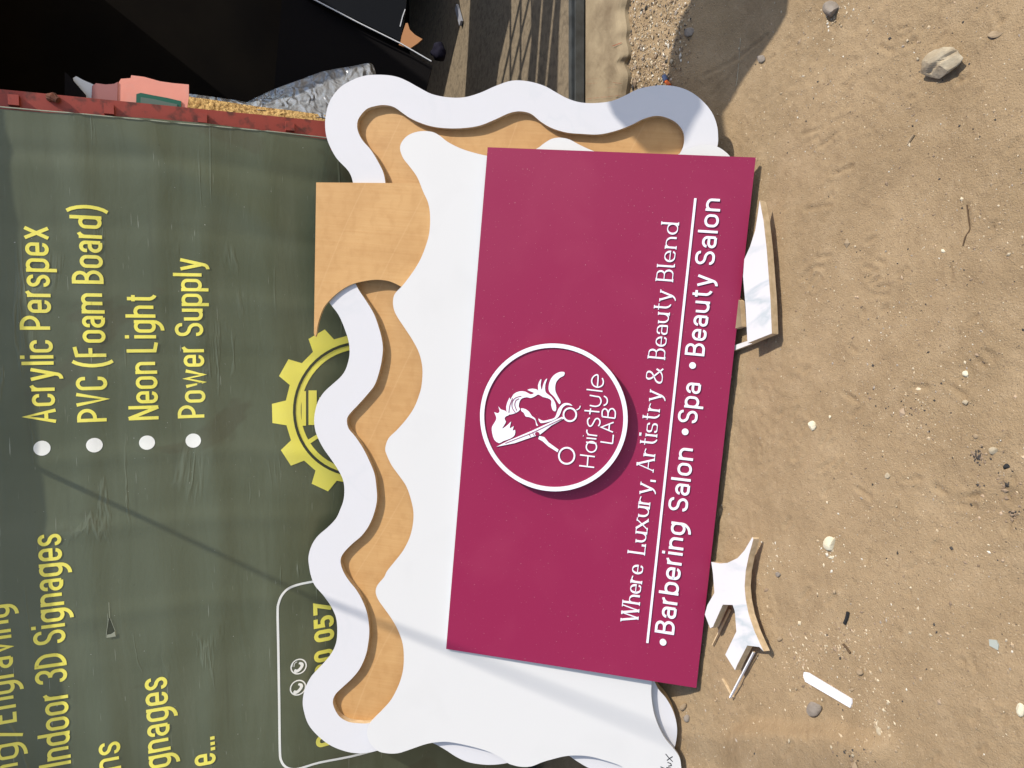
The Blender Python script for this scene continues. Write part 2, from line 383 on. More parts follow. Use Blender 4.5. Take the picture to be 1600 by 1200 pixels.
# glyphs: width factor, strokes; stroke = (closed, [(x 0..1, y symbol or number*, round)]) ; symbols b base, x x-height, c cap, d descender, a ascender
R = 9
GL = {
 'A': (1.05, [(0, [(0,'b',0),(.5,'c',0),(1,'b',0)]), (0, [(.17,.3,0),(.83,.3,0)])]),
 'B': (1.0, [(0, [(0,.53,0),(0,'c',0),(.93,'c',R),(.93,.53,R),(0,.53,0)]), (0, [(0,.53,0),(1,.53,R),(1,'b',R),(0,'b',0),(0,.53,0)])]),
 'C': (1.0, [(0, [(1,.70,0),(1,'c',R),(0,'c',R),(0,'b',R),(1,'b',R),(1,.30,0)])]),
 'D': (1.0, [(1, [(0,'b',0),(0,'c',0),(1,'c',R),(1,'b',R)])]),
 'E': (.9, [(0, [(1,'c',0),(0,'c',0),(0,'b',0),(1,'b',0)]), (0, [(0,.52,0),(.85,.52,0)])]),
 'F': (.9, [(0, [(1,'c',0),(0,'c',0),(0,'b',0)]), (0, [(0,.50,0),(.85,.50,0)])]),
 'H': (1.05, [(0, [(0,'b',0),(0,'c',0)]), (0, [(1,'b',0),(1,'c',0)]), (0, [(0,.52,0),(1,.52,0)])]),
 'I': (0.0, [(0, [(.5,'b',0),(.5,'c',0)])]),
 'L': (.88, [(0, [(0,'c',0),(0,'b',0),(1,'b',0)])]),
 'N': (1.08, [(0, [(0,'b',0),(0,'c',0)]), (0, [(0,'c',0),(1,'b',0)]), (0, [(1,'b',0),(1,'c',0)])]),
 'P': (1.0, [(0, [(0,'b',0),(0,'c',0),(1,'c',R),(1,.43,R),(0,.43,0)])]),
 'S': (1.0, [(0, [(1,.74,0),(1,'c',R),(0,'c',R),(0,.54,R),(1,.46,R),(1,'b',R),(0,'b',R),(0,.26,0)])]),
 'V': (1.05, [(0, [(0,'c',0),(.5,'b',0),(1,'c',0)])]),
 'W': (1.75, [(0, [(0,'c',0),(.27,'b',0)]), (0, [(.27,'b',0),(.5,'c',0)]), (0, [(.5,'c',0),(.73,'b',0)]), (0, [(.73,'b',0),(1,'c',0)])]),
 'a': (.88, [(0, [(.04,'x7',0),(.04,'x',R),(1,'x',R),(1,'b',0)]), (0, [(1,'x55',0),(0,'x55',R),(0,'b',R),(1,'b',0)])]),
 'b': (.95, [(0, [(0,'a',0),(0,'b',0)]), (1, [(0,'b',R),(0,'x',R),(1,'x',R),(1,'b',R)])]),
 'c': (.88, [(0, [(1,'x72',0),(1,'x',R),(0,'x',R),(0,'b',R),(1,'b',R),(1,'x28',0)])]),
 'd': (.95, [(0, [(1,'a',0),(1,'b',0)]), (1, [(0,'b',R),(0,'x',R),(1,'x',R),(1,'b',R)])]),
 'e': (.92, [(0, [(0,'x48',0),(1,'x48',0),(1,'x',R),(0,'x',R),(0,'b',R),(.95,'b',R),(.97,'x22',0)])]),
 'g': (.95, [(1, [(0,'b',R),(0,'x',R),(1,'x',R),(1,'b',R)]), (0, [(1,'x',0),(1,'d',R),(.06,'d',0)])]),
 'h': (.92, [(0, [(0,'a',0),(0,'b',0)]), (0, [(0,'x6',0),(0,'x',R),(1,'x',R),(1,'b',0)])]),
 'i': (0.0, [(0, [(.5,'x',0),(.5,'b',0)]), (0, [(.5,.90,0),(.5,'dot',0)])]),
 'l': (.22, [(0, [(0,'a',0),(0,'b',R),(1,'b',0)])]),
 'm': (1.5, [(0, [(0,'x',0),(0,'b',0)]), (0, [(0,'x6',0),(0,'x',R),(.5,'x',R),(.5,'b',0)]), (0, [(.5,'x6',0),(.5,'x',R),(1,'x',R),(1,'b',0)])]),
 'n': (.92, [(0, [(0,'x',0),(0,'b',0)]), (0, [(0,'x6',0),(0,'x',R),(1,'x',R),(1,'b',0)])]),
 'o': (.95, [(1, [(0,'b',R),(0,'x',R),(1,'x',R),(1,'b',R)])]),
 'p': (.95, [(0, [(0,'x',0),(0,'d',0)]), (1, [(0,'b',R),(0,'x',R),(1,'x',R),(1,'b',R)])]),
 'r': (.55, [(0, [(0,'x',0),(0,'b',0)]), (0, [(0,'x6',0),(0,'x',R),(1,'x',0)])]),
 's': (.85, [(0, [(1,'x76',0),(1,'x',R),(0,'x',R),(0,'x55',R),(1,'x45',R),(1,'b',R),(0,'b',R),(0,'x24',0)])]),
 't': (.72, [(0, [(.42,.93,0),(.42,'b',R),(1,'b',0)]), (0, [(0,'x',0),(1,'x',0)])]),
 'u': (.92, [(0, [(0,'x',0),(0,'b',R),(1,'b',R),(1,'x6',0)]), (0, [(1,'x',0),(1,'b',0)])]),
 'v': (.92, [(0, [(0,'x',0),(.5,'b',0),(1,'x',0)])]),
 'w': (1.45, [(0, [(0,'x',0),(.26,'b',0),(.5,'x',0),(.74,'b',0),(1,'x',0)])]),
 'x': (.95, [(0, [(0,'x',0),(1,'b',0)]), (0, [(0,'b',0),(1,'x',0)])]),
 'y': (.95, [(0, [(0,'x',0),(.5,'b',0)]), (0, [(1,'x',0),(.4,'d',R),(.02,'d',0)])]),
 '0': (1.0, [(1, [(0,'b',R),(0,'c',R),(1,'c',R),(1,'b',R)])]),
 '3': (1.0, [(0, [(0,.76,0),(0,'c',R),(1,'c',R),(1,.53,R),(.4,.53,0)]), (0, [(.4,.53,0),(1,.53,R),(1,'b',R),(0,'b',R),(0,.24,0)])]),
 '5': (1.0, [(0, [(.95,'c',0),(.05,'c',0),(.05,.55,0),(1,.6,R),(1,'b',R),(0,'b',R),(0,.24,0)])]),
 '7': (1.0, [(0, [(0,.8,0),(0,'c',0),(1,'c',0),(.35,'b',0)])]),
 '8': (1.0, [(1, [(.04,.53,R),(.04,'c',R),(.96,'c',R),(.96,.53,R)]), (1, [(0,'b',R),(0,.53,R),(1,.53,R),(1,'b',R)])]),
 '(': (.60, [(0, [(1,1.08,0),(.55,.95,0),(.2,.76,0),(.03,.56,0),(0,.44,0),(.03,.32,0),(.2,.12,0),(.55,-.07,0),(1,-.2,0)])]),
 ')': (.60, [(0, [(0,1.08,0),(.45,.95,0),(.8,.76,0),(.97,.56,0),(1,.44,0),(.97,.32,0),(.8,.12,0),(.45,-.07,0),(0,-.2,0)])]),
 '/': (.62, [(0, [(0,-.16,0),(1,1.05,0)])]),
 '.': (0.0, [(0, [(.5,'b0',0),(.5,'pd',0)])]),
 ',': (0.1, [(0, [(.6,'pd',0),(.5,-.02,0),(.0,-.18,0)])]),
 '&': (1.15, [(0, [(1,'b',0),(.2,.72,R),(.22,'c',R),(.72,'c',R),(.72,.68,R),(0,.34,R),(0,'b',R),(.72,'b',R),(.95,.42,0)])]),
}
GLS = {
 'L': (.95, [(0, [(.12,'c',0),(.12,'b',0)]), (0, [(.12,.03,0),(.97,.03,0)]), (0, [(1,.0,0),(1,.12,0),(1,.24,0)])]),
 'B': (1.05, [(0, [(.12,'b',0),(.12,'c',0)]), (0, [(.12,'c',0),(.9,'c',R),(.9,.53,R),(.12,.53,0)]), (0, [(.12,.53,0),(1,.53,R),(1,'b',R),(.12,'b',0)])]),
 'W': (1.75, [(0, [(0,'c',0),(.27,'b',0)]), (0, [(.27,'b',0),(.5,.97,0)]), (0, [(.5,'c',0),(.75,'b',0)]), (0, [(.75,'b',0),(1,'c',0)])]),
 'A': (1.2, [(0, [(0,'b',0),(.47,.97,0)]), (0, [(.46,'c',0),(1,'b',0)]), (0, [(.2,.33,0),(.75,.33,0)])]),
 'x': (.95, [(0, [(0,'x',0),(1,'b',0)]), (0, [(0,'b',0),(1,'x',0)])]),
 'r': (.72, [(0, [(0,'x',0),(0,'b',0)]), (0, [(0,'x6',0),(.1,'x88',0),(.5,'x99',0),(1,'x9',0)])]),
}
def layout(text, cw, stroke, xh, track, space, over=None):
    """-> list of strokes [(closed, pts)], total advance, in cap-height units"""
    X = 0; out = []; t = stroke
    def Y(v):
        if not isinstance(v, str): return v
        return {'b': t/2, 'b0': 0.0, 'pd': t*1.25, 'x': xh - t/2, 'c': 1 - t/2, 'a': 1.0, 'd': -.23, 'dot': .90 + t*1.15}.get(v) if v in ('b','b0','pd','x','c','a','d','dot') else t/2 + (xh - t)*float('0.' + v[1:])
    for ch in text:
        if ch == ' ': X += space; continue
        wf, st = (over or {}).get(ch, GL[ch]); cw_ = max(wf*cw - t, 0) if wf else 0
        for closed, P in st:
            Q = []
            for x, y, r in P:
                yy = Y(y)
                if y in ('b', 'x', 'c') and r == 0 and len(P) <= 3 and P.index((x, y, r)) in (0, len(P)-1): yy = {'b': 0, 'x': xh, 'c': 1.0}[y]
                Q.append((X + t/2 + x*cw_, yy, r*.1 if r else 0))
            out.append((closed, rounded(Q, closed)))
        X += cw_ + t + track
    return out, X - track

def ribbons(strokes, width, serif=None):
    """centre lines -> list of (left pts, right pts); serif=(thick, thin, bar) gives a broad-nib contrast"""
    out = []
    for closed, P in strokes:
        P = [np.asarray(p, float) for p in P]
        Q = [P[0]]
        for p in P[1:]:
            if np.linalg.norm(p - Q[-1]) > 1e-4: Q.append(p)
        if closed and np.linalg.norm(Q[0]-Q[-1]) < 1e-4: Q.pop()
        if serif:
            D = []
            for a, b in zip(Q, Q[1:] + ([Q[0]] if closed else [])):
                k = max(1, int(np.linalg.norm(b-a)/.08)); D += [a + (b-a)*i/k for i in range(k)]
            Q = D + ([] if closed else [Q[-1]])
        n = len(Q); L = []; Rr = []
        for i in range(n):
            if closed: d0 = Q[i] - Q[i-1]; d1 = Q[(i+1) % n] - Q[i]
            else: d0 = Q[i] - Q[i-1] if i else Q[1] - Q[0]; d1 = Q[i+1] - Q[i] if i < n-1 else d0
            d0 = d0/np.linalg.norm(d0); d1 = d1/np.linalg.norm(d1); d = d0 + d1
            d = d/np.linalg.norm(d) if np.linalg.norm(d) > 1e-6 else d0
            nn = np.array([-d[1], d[0]]); sc = min(1/max(nn @ np.array([-d0[1], d0[0]]), .35), 2.2)
            wd = width
            if serif:
                v = abs(d[1]); wd = serif[1] + (serif[0]-serif[1])*v**1.3
                if .3 < v < .985 and d[0]*d[1] > 0 and len(P) == 2: wd = serif[1]*1.2
                elif v < .985 and len(P) == 2 and v > .3: wd = serif[0]
            L.append(Q[i] + nn*wd/2*sc); Rr.append(Q[i] - nn*wd/2*sc)
        out.append((closed, L, Rr))
        if serif and not closed:
            for e, q in ((0, 1), (-1, -2)):
                d = Q[e] - Q[q]; d = d/np.linalg.norm(d)
                if abs(d[1]) > .6 and (abs(Q[e][1]) < .03 or Q[e][1] > .5) and len(P) != 0:
                    s = serif[2]; y = Q[e][1] - math.copysign(serif[1]/2, d[1])
                    a = np.array([Q[e][0] - s/2, y]); b = np.array([Q[e][0] + s/2, y]); h = np.array([0, serif[1]*.55])
                    out.append((0, [a + h, b + h], [a - h, b - h]))
    return out

def ribbon_mesh(ribs, to_world, h0, h1, step=None, lift=.00012):
    """to_world(P (n,2), h) -> (n,3)"""
    V = []; F_ = []; n = 0
    for k, (closed, L, Rr) in enumerate(ribs):
        L = list(L); Rr = list(Rr)
        if closed: L.append(L[0]); Rr.append(Rr[0])
        if step:
            L2 = []; R2 = []
            for i in range(len(L)-1):
                m = max(1, int(np.linalg.norm(L[i+1]-L[i])/step))
                for j in range(m): L2.append(L[i] + (L[i+1]-L[i])*j/m); R2.append(Rr[i] + (Rr[i+1]-Rr[i])*j/m)
            L = L2 + [L[-1]]; Rr = R2 + [Rr[-1]]
        m = len(L); top = h1 + k % 9*lift
        A = to_world(np.array(L), top); B = to_world(np.array(Rr), top)
        if h0 is None:
            V += [A, B]
            for i in range(m-1): F_.append((n+i, n+m+i, n+m+i+1, n+i+1))
            n += 2*m
        else:
            V += [A, B, to_world(np.array(L), h0), to_world(np.array(Rr), h0)]
            for i in range(m-1):
                F_ += [(n+i, n+m+i, n+m+i+1, n+i+1), (n+i, n+i+1, n+2*m+i+1, n+2*m+i), (n+m+i, n+3*m+i, n+3*m+i+1, n+m+i+1)]
            if not closed: F_ += [(n, n+2*m, n+3*m, n+m), (n+m-1, n+2*m-1, n+4*m-1, n+3*m-1)]
            n += 4*m
    return np.concatenate(V), F_

def text_on(name, pl, text, p0, p1, captop, mat_, parent, style, h0=0.0, h1=.003, warp=None, label=None):
    """text from baseline pixel p0 to p1, its cap height reaching pixel captop"""
    a = pl.px(*p0); b = pl.px(*p1); c = pl.px(*captop); d = b - a; Lw = np.linalg.norm(d); d = d/Lw; u = np.array([-d[1], d[0]])
    cap = (c - a) @ u
    st, adv = layout(text, style['cw'], style['t'], style['xh'], style['track'], style['space'], GLS if 'serif' in style else None)
    # fit the width by scaling x, keeping stroke weight
    sx = (Lw/cap)/adv
    st = [(cl, [np.array([p[0]*sx, p[1]]) for p in P]) for cl, P in st]
    rb = ribbons(st, style['t'], style.get('serif'))
    def tw(P, h):
        Q = a + np.outer(P[:, 0]*cap, d) + np.outer(P[:, 1]*cap, u)
        if warp is not None: return warp(Q, h)
        return pl.W(Q, h)
    V, F_ = ribbon_mesh(rb, tw, h0, h1, step=.25 if warp is not None else None)
    o = put(name, V, F_, mat_, parent)
    if label: o['label'] = label
    return o
def pix_strokes(name, pl, strokes, width_px, mat_, parent, h0, h1, closed=False, warp=None, smooth=0):
    """strokes given as pixel polylines in the photograph"""
    rb = []
    for s in strokes:
        P = pl.pts(s)
        if smooth: P = smooth_loop(P, smooth, closed)
        x0, y0 = s[0]; wd = np.linalg.norm(pl.px(x0 + width_px/2, y0) - pl.px(x0 - width_px/2, y0))
        rb += ribbons([(closed, list(P))], wd)
    tw = (lambda P, h: warp(P, h)) if warp is not None else (lambda P, h: pl.W(P, h))
    V, F_ = ribbon_mesh(rb, tw, h0, h1, step=.02 if warp is not None else None)
    return put(name, V, F_, mat_, parent)

# ------------------------------------------------------------------ planes of the leaning boards
SIGN = Plane(BLs, BRs - BLs, -(M @ sn_c))
_q = [TLs - SIGN.n*.012, BLs - SIGN.n*.032, TRs - SIGN.n*.030]
_pn = nrm(np.cross(_q[1]-_q[0], _q[2]-_q[0])); _pn = -_pn if _pn[1] > 0 else _pn
PANEL = Plane(_q[0], TRs - TLs, _pn)            # front of the white wavy board
BAND = PANEL.shift(-.021)                        # front of the marble band of the frame behind

OUTER = [(545,268),(525,246),(512,220),(508,197),(510,175),(517,155),(532,136),(555,123),(575,117.5),(600,117),(620,120),(637,127),(655,137),(675,147),(700,152),(725,152),(750,145),(775,134),
 (800,126),(825,127),(850,134),(870,145),(887,154),(907,160),(930,161),(955,158),(975,150),(995,140),(1015,135),(1037,133),(1060,136),(1080,144),(1097,157),(1112,175),(1120,195),(1122,212),(1121,228),
 (1112,252),(1094,282),(1080,315),(1083,350),(1096,390),(1101,425),(1092,465),(1070,505),(1062,540),(1066,580),(1082,620),(1086,655),(1076,695),(1052,735),(1045,770),(1050,810),(1067,850),(1072,888),(1062,930),(1036,965),(1018,1000),(1014,1035),
 (1026,1072),(1040,1090),(1050,1107),(1056,1125),(1058,1142),(1056,1160),(1052,1175),(1046,1192),(1044,1210),(1030,1226),(1008,1230),(985,1222),(965,1213),(940,1208),(918,1199),(901,1189),(887,1180),(868,1174),(840,1174),(815,1184),
 (793,1192),(769,1195),(749,1194),(729,1190),(712,1182),(695,1171),(676,1161),(655,1156),(625,1160),(605,1168),
 (591,1172),(580,1175),(560,1177),(540,1174),(517,1165),(497,1150),(482,1132),(475,1112),(473,1095),(477,1075),(487,1056),(502,1040),(517,1022),(525,1005),(527,985),(525,965),(517,947),(505,930),(492,915),(486,900),(483,885),
 (482,870),(487,852),(497,837),(512,824),(525,810),(532,795),(537,780),(538,762),(535,747),(527,732),(517,717),(505,700),(495,680),(491,662),(492,645),(497,627),(507,612),(520,600),(533,588),(541,575),(546,555),(545,535),(539,515),(529,492),(514,472),
 (505,455),(502,435),(506,412),(518,390),(535,368),(549,342),(554,315),(552,288)]
INNER = [(602,285),(599,270),(592,255),(580,235),(567,220),(560,207),(558,195),(561,184),(572,171),(585,166),(600,164),(615,167),(627,175),(640,184),(657,192),(677,198),(700,200.5),(725,200),(750,196),(775,186),(790,179),
 (802,175),(815,174),(830,178),(845,190),(862,200),(885,207),(907,209),(935,210),(960,205),(985,196),(1005,186),(1025,181),(1042,184),(1057,192),(1067,205),(1069,220),(1065,235),
 (1052,255),(1036,285),(1030,320),(1040,370),(1050,420),(1030,475),(1012,530),(1020,590),(1034,645),(1018,700),(994,760),(998,820),(1016,880),(1002,940),(970,1000),(975,1060),(990,1110),(980,1145),(940,1150),(900,1135),(860,1120),(820,1128),(790,1142),(755,1144),(720,1130),(690,1112),(650,1105),(620,1112),(598,1124),
 (575,1130),(560,1130),(545,1128),(532,1121),(524,1110),(520,1097),(524,1085),(535,1074),(550,1060),(562,1045),(571,1025),(575,1007),(577,985),(574,960),(567,940),(557,922),(545,907),(536,892),(532,877),(536,865),(550,850),(565,837),(577,820),(585,800),(589,780),(588,760),(585,740),(577,720),(567,700),(555,682),(545,670),
 (542,657),(546,647),(560,632),(575,615),(586,600),(594,575),(598,550),(597,532),(592,512),(584,490),(572,470),(560,452),(553,436),(550,420),(554,402),(567,382),(585,360),(599,335),(604,310)]
PANELO = [(661,299),(652,277),(640,260),(630,247),(625,232),(629,220),(640,210),(657,205),(675,206),(687,212),(700,222),(720,232),(742,239),(765,244),(790,246),(815,242),(839,232),(850,224),(862,217),(875,215),(890,218),(905,226),(925,235),(950,243),(980,250),(1010,252),(1035,250),(1060,241),
 (1070,235),(1085,229),(1102,226),(1120,229),(1132,236),(1141,245),(1146,258),(1144,275),(1130,298),(1108,322),(1094,350),(1098,390),(1110,430),(1112,460),(1100,500),(1078,535),(1072,575),(1080,620),(1093,660),(1094,695),(1082,735),(1058,770),(1048,805),(1054,850),(1068,890),(1070,925),(1060,965),(1036,1005),(1022,1040),
 (1018,1070),(1018,1090),(1022,1115),(1030,1137),(1040,1155),(1052,1169),(1061,1182),(1064,1195),(1064,1212),(1056,1232),(1040,1244),(1018,1246),(1000,1236),(985,1214),(972,1198),(938,1186),(914,1181),(887,1181),(864,1186),(847,1191),(830,1197.5),(813,1198),(800,1195),
 (793,1192),(783,1184),(762,1174),(739,1167),(712,1161),(695,1159),(676,1160.5),(661,1164),(638,1172),(621,1177),(604,1177),(590,1173),(579,1162),(574,1150),(574,1140),(577,1131),
 (585,1122),(597,1110),(610,1095),(620,1077),(626,1062),(630,1045),(631,1025),(629,1005),(622,985),(612,967),(600,950),(591,937),(587,925),(590,914),(600,902),(605,892),(617,877),(630,860),(640,840),(645,820),(646,800),(642,780),(635,760),(625,745),(612,727),(604,710),(602,700),
 (607,685),(620,672),(635,655),(647,637),(655,617),(659,600),(660,575),(655,552),(645,532),(632,512),(622,497),(616,485),(614,472),(617,459),(630,445),(645,425),(657,405),(666,382),(671,362),(672,337),(669,317)]
outer = smooth_loop(BAND.pts(OUTER), 4); inner = smooth_loop(BAND.pts(INNER), 4); panelo = smooth_loop(PANEL.pts(PANELO), 4)
WALL = float(max(BAND.W(outer, -.042)[:, 1])) + .012      # the banner hangs where the frame's top lobes touch it

# ------------------------------------------------------------------ ground
GROOVES = []
def groove(L, sx=.25, ox=0, oy=0):
    for q in L: GROOVES.append([(ox + q[0]*sx, oy + q[1]*sx), (ox + q[2]*sx, oy + q[3]*sx)])
groove([(205,540,265,480),(235,555,275,490),(255,590,310,515),(290,605,330,540),(240,110,390,85),(350,70,400,10),(610,540,670,490),(640,570,690,540),(670,600,740,590),(650,640,740,640),(800,520,860,480),(800,560,850,530),(600,470,640,480),
        (1350,985,1420,1030),(1340,1010,1400,1060),(1300,1040,1350,1090),(590,740,590,775),(500,960,540,1000),(290,470,340,470),(310,410,390,400),(680,430,720,450),(1240,80,1250,240)], .25, 1200, 300)
groove([(155,470,170,405),(175,470,200,405),(470,60,560,115),(510,200,590,140),(600,300,640,265),(1190,720,1300,700),(1190,755,1290,760),(1040,640,1110,690),(1140,20,1230,75),(200,310,240,250),(60,200,90,170),(900,15,990,20),(1420,400,1500,330),(850,600,950,590),(550,650,640,705)], .25, 1200, 600)
groove([(830,230,890,200),(820,180,880,175),(860,290,910,255),(210,840,340,800),(320,920,430,830),(700,290,780,330),(400,1090,520,1040)], .25, 1200, 0)
groove([(1200,480,1600,220),(1250,600,1420,420)], .25, 800, 0)
_rg = random.Random(5)
for _ in range(60):
    x, y = _rg.uniform(1120, 1600), _rg.uniform(0, 1200); a = _rg.gauss(-.9, .5); l = _rg.uniform(6, 26)
    GROOVES.append([(x, y), (x + l*math.cos(a), y + l*math.sin(a))])
def g_plane(x): return SLOPE*np.clip(x, -3, 3)
def g_macro(x, y):
    x = np.asarray(x, float); y = np.asarray(y, float)
    z = g_plane(x) + .075*sst(1.82, 2.08, y)
    z = z + .05*sst(.62, .95, x)*sst(2.0, 2.3, y)                    # gravel heaped against the step
    wob = .05*(vn(y*9, y*3, 4) - .5)
    u_ = x + .993 - (1.505 - y)*.41 + .05*(vn(x*8, y*8, 4) - .5)
    z = z + .030*sst(.015, -.03, u_)*sst(1.10, 1.26, y)*sst(1.72, 1.58, y)   # low crusted hump, front left
    return z
def ghit(x, y):
    r = ray(x, y); t = -H/r[2]
    for _ in range(30):
        P = CAM + r*t; t += (g_macro(P[0], P[1]) - P[2])/r[2]*.8
    return CAM + r*t
def axis(lo, hi, fine_lo, fine_hi, step):
    f = list(np.arange(fine_lo, fine_hi, step)); up = []; s = step; v = f[-1]
    while v < hi: s *= 1.22; v += s; up.append(v)
    dn = []; s = step; v = f[0]
    while v > lo: s *= 1.22; v -= s; dn.append(v)
    return np.array(dn[::-1] + f + up)
gx_, gy_ = axis(-60, 60, -1.35, 1.45, .0055), axis(-60, 60, .72, 2.65, .0055)
GX, GY = np.meshgrid(gx_, gy_)
GZ = g_macro(GX, GY)
near = sst(4, 2.6, np.hypot(GX, GY - 1.7))
rough = .55 + .9*sst(-.05, .2, fbm(GX*2.1, GY*2.1, 3, 2))
GZ = GZ + near*(.022*fbm(GX*3.2, GY*3.2, 3, 1) + rough*(.0026*fbm(GX*17, GY*17, 3, 5) + .0044*fbm(GX*75, GY*75, 2, 8)))
grav = sst(.62, .85, GX)*sst(1.95, 2.1, GY)
GZ = GZ + near*grav*.012*fbm(GX*45, GY*45, 3, 12)
for a, b in GROOVES:
    A = ghit(*a)[:2]; B = ghit(*b)[:2]; lo = np.minimum(A, B) - .03; hi = np.maximum(A, B) + .03
    i0, i1 = np.searchsorted(gx_, [lo[0], hi[0]]); j0, j1 = np.searchsorted(gy_, [lo[1], hi[1]])
    if i1 <= i0 or j1 <= j0: continue
    X_, Y_ = GX[j0:j1, i0:i1], GY[j0:j1, i0:i1]; d = B - A; L2 = d @ d + 1e-9
    t = np.clip(((X_-A[0])*d[0] + (Y_-A[1])*d[1])/L2, 0, 1); dist = np.hypot(X_-A[0]-t*d[0], Y_-A[1]-t*d[1])
    GZ[j0:j1, i0:i1] += -.0034*np.exp(-(dist/.0042)**2) + .0012*np.exp(-((dist-.011)/.006)**2)
ny, nx = GX.shape
Vg = np.stack([GX.ravel(), GY.ravel(), GZ.ravel()], 1)
I = np.arange(nx*ny).reshape(ny, nx)
Fg = np.stack([I[:-1, :-1].ravel(), I[:-1, 1:].ravel(), I[1:, 1:].ravel(), I[1:, :-1].ravel()], 1)
tag(put('ground', Vg, Fg, 'ground', smooth=True, base=(0, 0, 0)), None, None, kind='structure')
def gz(x, y):
    i = min(max(np.searchsorted(gx_, x), 1), nx-1); j = min(max(np.searchsorted(gy_, y), 1), ny-1); return float(GZ[j, i])

# ------------------------------------------------------------------ kiosk: front wall, roof, corner post, dark room
WP = Plane((0, WALL, 1.2), (1, 0, 0), (0, -1, 0))           # banner plane, a = x, b = z - 1.2
edge_px = [(0,153),(100,167),(200,178),(300,188),(420,202),(503,207)]
ex0 = float(np.mean([WP.hit(*q)[0] for q in edge_px[1:5]]))
FLOORZ = float(H - .4915*2.62)
kiosk = thing('kiosk', (0.4, WALL + .8, 0), 'dark street kiosk with red steel corner post beside its open doorway', 'kiosk')
def kpart(name, V, F_, m, parent=None): return put(name, V, F_, m, parent or kiosk)
kpart('front_wall', *join([box((-3.2 + i*.27, WALL + .19, -.25), (-3.2 + i*.27 + .262, WALL + .215, 2.75)) for i in range(int((ex0 + 3.2 - .06)/.27) + 1) if -3.2 + i*.27 + .262 < ex0 + .05]), 'planks')
RX = 2.55
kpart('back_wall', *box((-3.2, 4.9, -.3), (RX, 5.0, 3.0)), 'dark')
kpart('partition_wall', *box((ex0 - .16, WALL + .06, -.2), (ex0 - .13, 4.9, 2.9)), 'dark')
kpart('floor', *box((ex0 - .1, 2.60, FLOORZ - .28), (RX - .03, 4.89, FLOORZ)), 'floor')
# roof: its front edge throws the soft shade line across the top of the banner
e1 = WP.hit(28, 300); e2 = WP.hit(115, 1160); tt = .115/(-S[1])
r1 = e1 + S*tt; r2 = e2 + S*tt; dl = (r1 - r2)/(r1[0] - r2[0])
ra = r2 + dl*(-3.6 - r2[0]); rb_ = r2 + dl*(2.3 - r2[0])
Vr = [ra, rb_, rb_ + [0, 2.7, .12], ra + [0, 2.7, .12]]; Vr = np.array(Vr + [v + np.array([0, 0, .05]) for v in Vr])
kpart('roof', Vr, [(3, 2, 1, 0), (4, 5, 6, 7), (0, 1, 5, 4), (1, 2, 6, 5), (2, 3, 7, 6), (3, 0, 4, 7)], 'soffit')
# red angle-iron post
pw = float(np.mean([WP.hit(x, y)[0] for x, y in ((140,149),(250,162),(400,178),(500,188))])) - ex0
Vp, Fp = join([box((ex0 - .05, WALL + .012, -.2), (ex0 + pw, WALL + .018, 2.7)), box((ex0 + pw - .006, WALL + .0185, -.2), (ex0 + pw, WALL + .030, 2.7))])
post = kpart('corner_post', Vp, Fp, 'red')
for x in (21, 170, 316, 453):
    P = WP.hit(x, 150 + x*.098); c = P[2]
    kpart('cleat', *box((ex0 - .004, WALL - .004, c - .013), (ex0 + pw*.62, WALL + .0115, c + .013)), 'red', post)
P = WP.hit(82, 150)
bv, bf = tube([[ex0 + pw*.75, WALL + .012, P[2] + .01], [ex0 + pw*.75, WALL + .002, P[2] - .002], [ex0 + pw*.5, WALL - .004, P[2] - .014]], [.012, .013, .009], 10)
kpart('bolt', bv, bf, 'rust', post)
# sliding-door track on the sill
kpart('door_track', *join([box((ex0 - .1, 2.575, FLOORZ - .03), (RX, 2.599, FLOORZ + .006)), box((ex0 - .1, 2.555, FLOORZ - .03), (RX, 2.574, FLOORZ - .008)), box((ex0 - .1, 2.545, FLOORZ - .03), (RX, 2.554, FLOORZ + .004))]), 'steel')

# folding gate at the right side of the room: the bars whose shadows stripe the floor
GATEX = 2.2
FP = Plane((0, 0, FLOORZ), (1, 0, 0), (0, 0, 1))
def gate_pt(zx, zy):
    P = FP.hit(700 + zx/8, zy/8); return P + S*((GATEX - P[0])/S[0])
gate = thing('folding_gate', (GATEX, 3.2, FLOORZ), 'grey folding security gate at the right side of the doorway', 'gate')
def gbar(a, b, wd=.021):
    A, B = gate_pt(*a), gate_pt(*b); return beam(A, B, wd, .012, (0, 0, 1) if abs(nrm(B-A)[2]) < .8 else (0, 1, 0))
bars = [((910,-200),(905,1300)),((1045,-200),(1068,1300)),((780,-200),(780,1300)),((940,-150),(640,1200)),((1045,-150),(735,1200)),((1175,-150),(830,1200))]
for a, b in bars: put('bar', *gbar(a, b), 'gatepaint', gate)
def gsheet(L):
    A = [gate_pt(*q) for q in L]; n = len(A); V = np.array(A + [p + np.array([.01, 0, 0]) for p in A])
    return V, [tuple(range(n)), tuple(range(n, 2*n))[::-1]] + [(i, (i+1) % n, n + (i+1) % n, n + i) for i in range(n)]
put('shade_sheet', *gsheet([(330,-1000),(800,-1000),(790,150),(640,800),(560,1400),(200,1400),(250,640),(270,200)]), 'gatepaint', gate)  # solid sheets added to block the sun, outlined from the floor's shaded areas
put('shade_sheet', *gsheet([(1110,-1000),(1245,-1000),(1135,450),(1065,1400),(955,1400),(1050,450)]), 'gatepaint', gate)
put('shade_sheet', *gsheet([(1262,-1000),(1420,-1000),(1275,450),(1180,1400),(1085,1400),(1158,450)]), 'gatepaint', gate)
put('shade_sheet', *gsheet([(1440,-1000),(1470,-1000),(1385,450),(1360,1400),(1205,1400),(1298,450)]), 'gatepaint', gate)
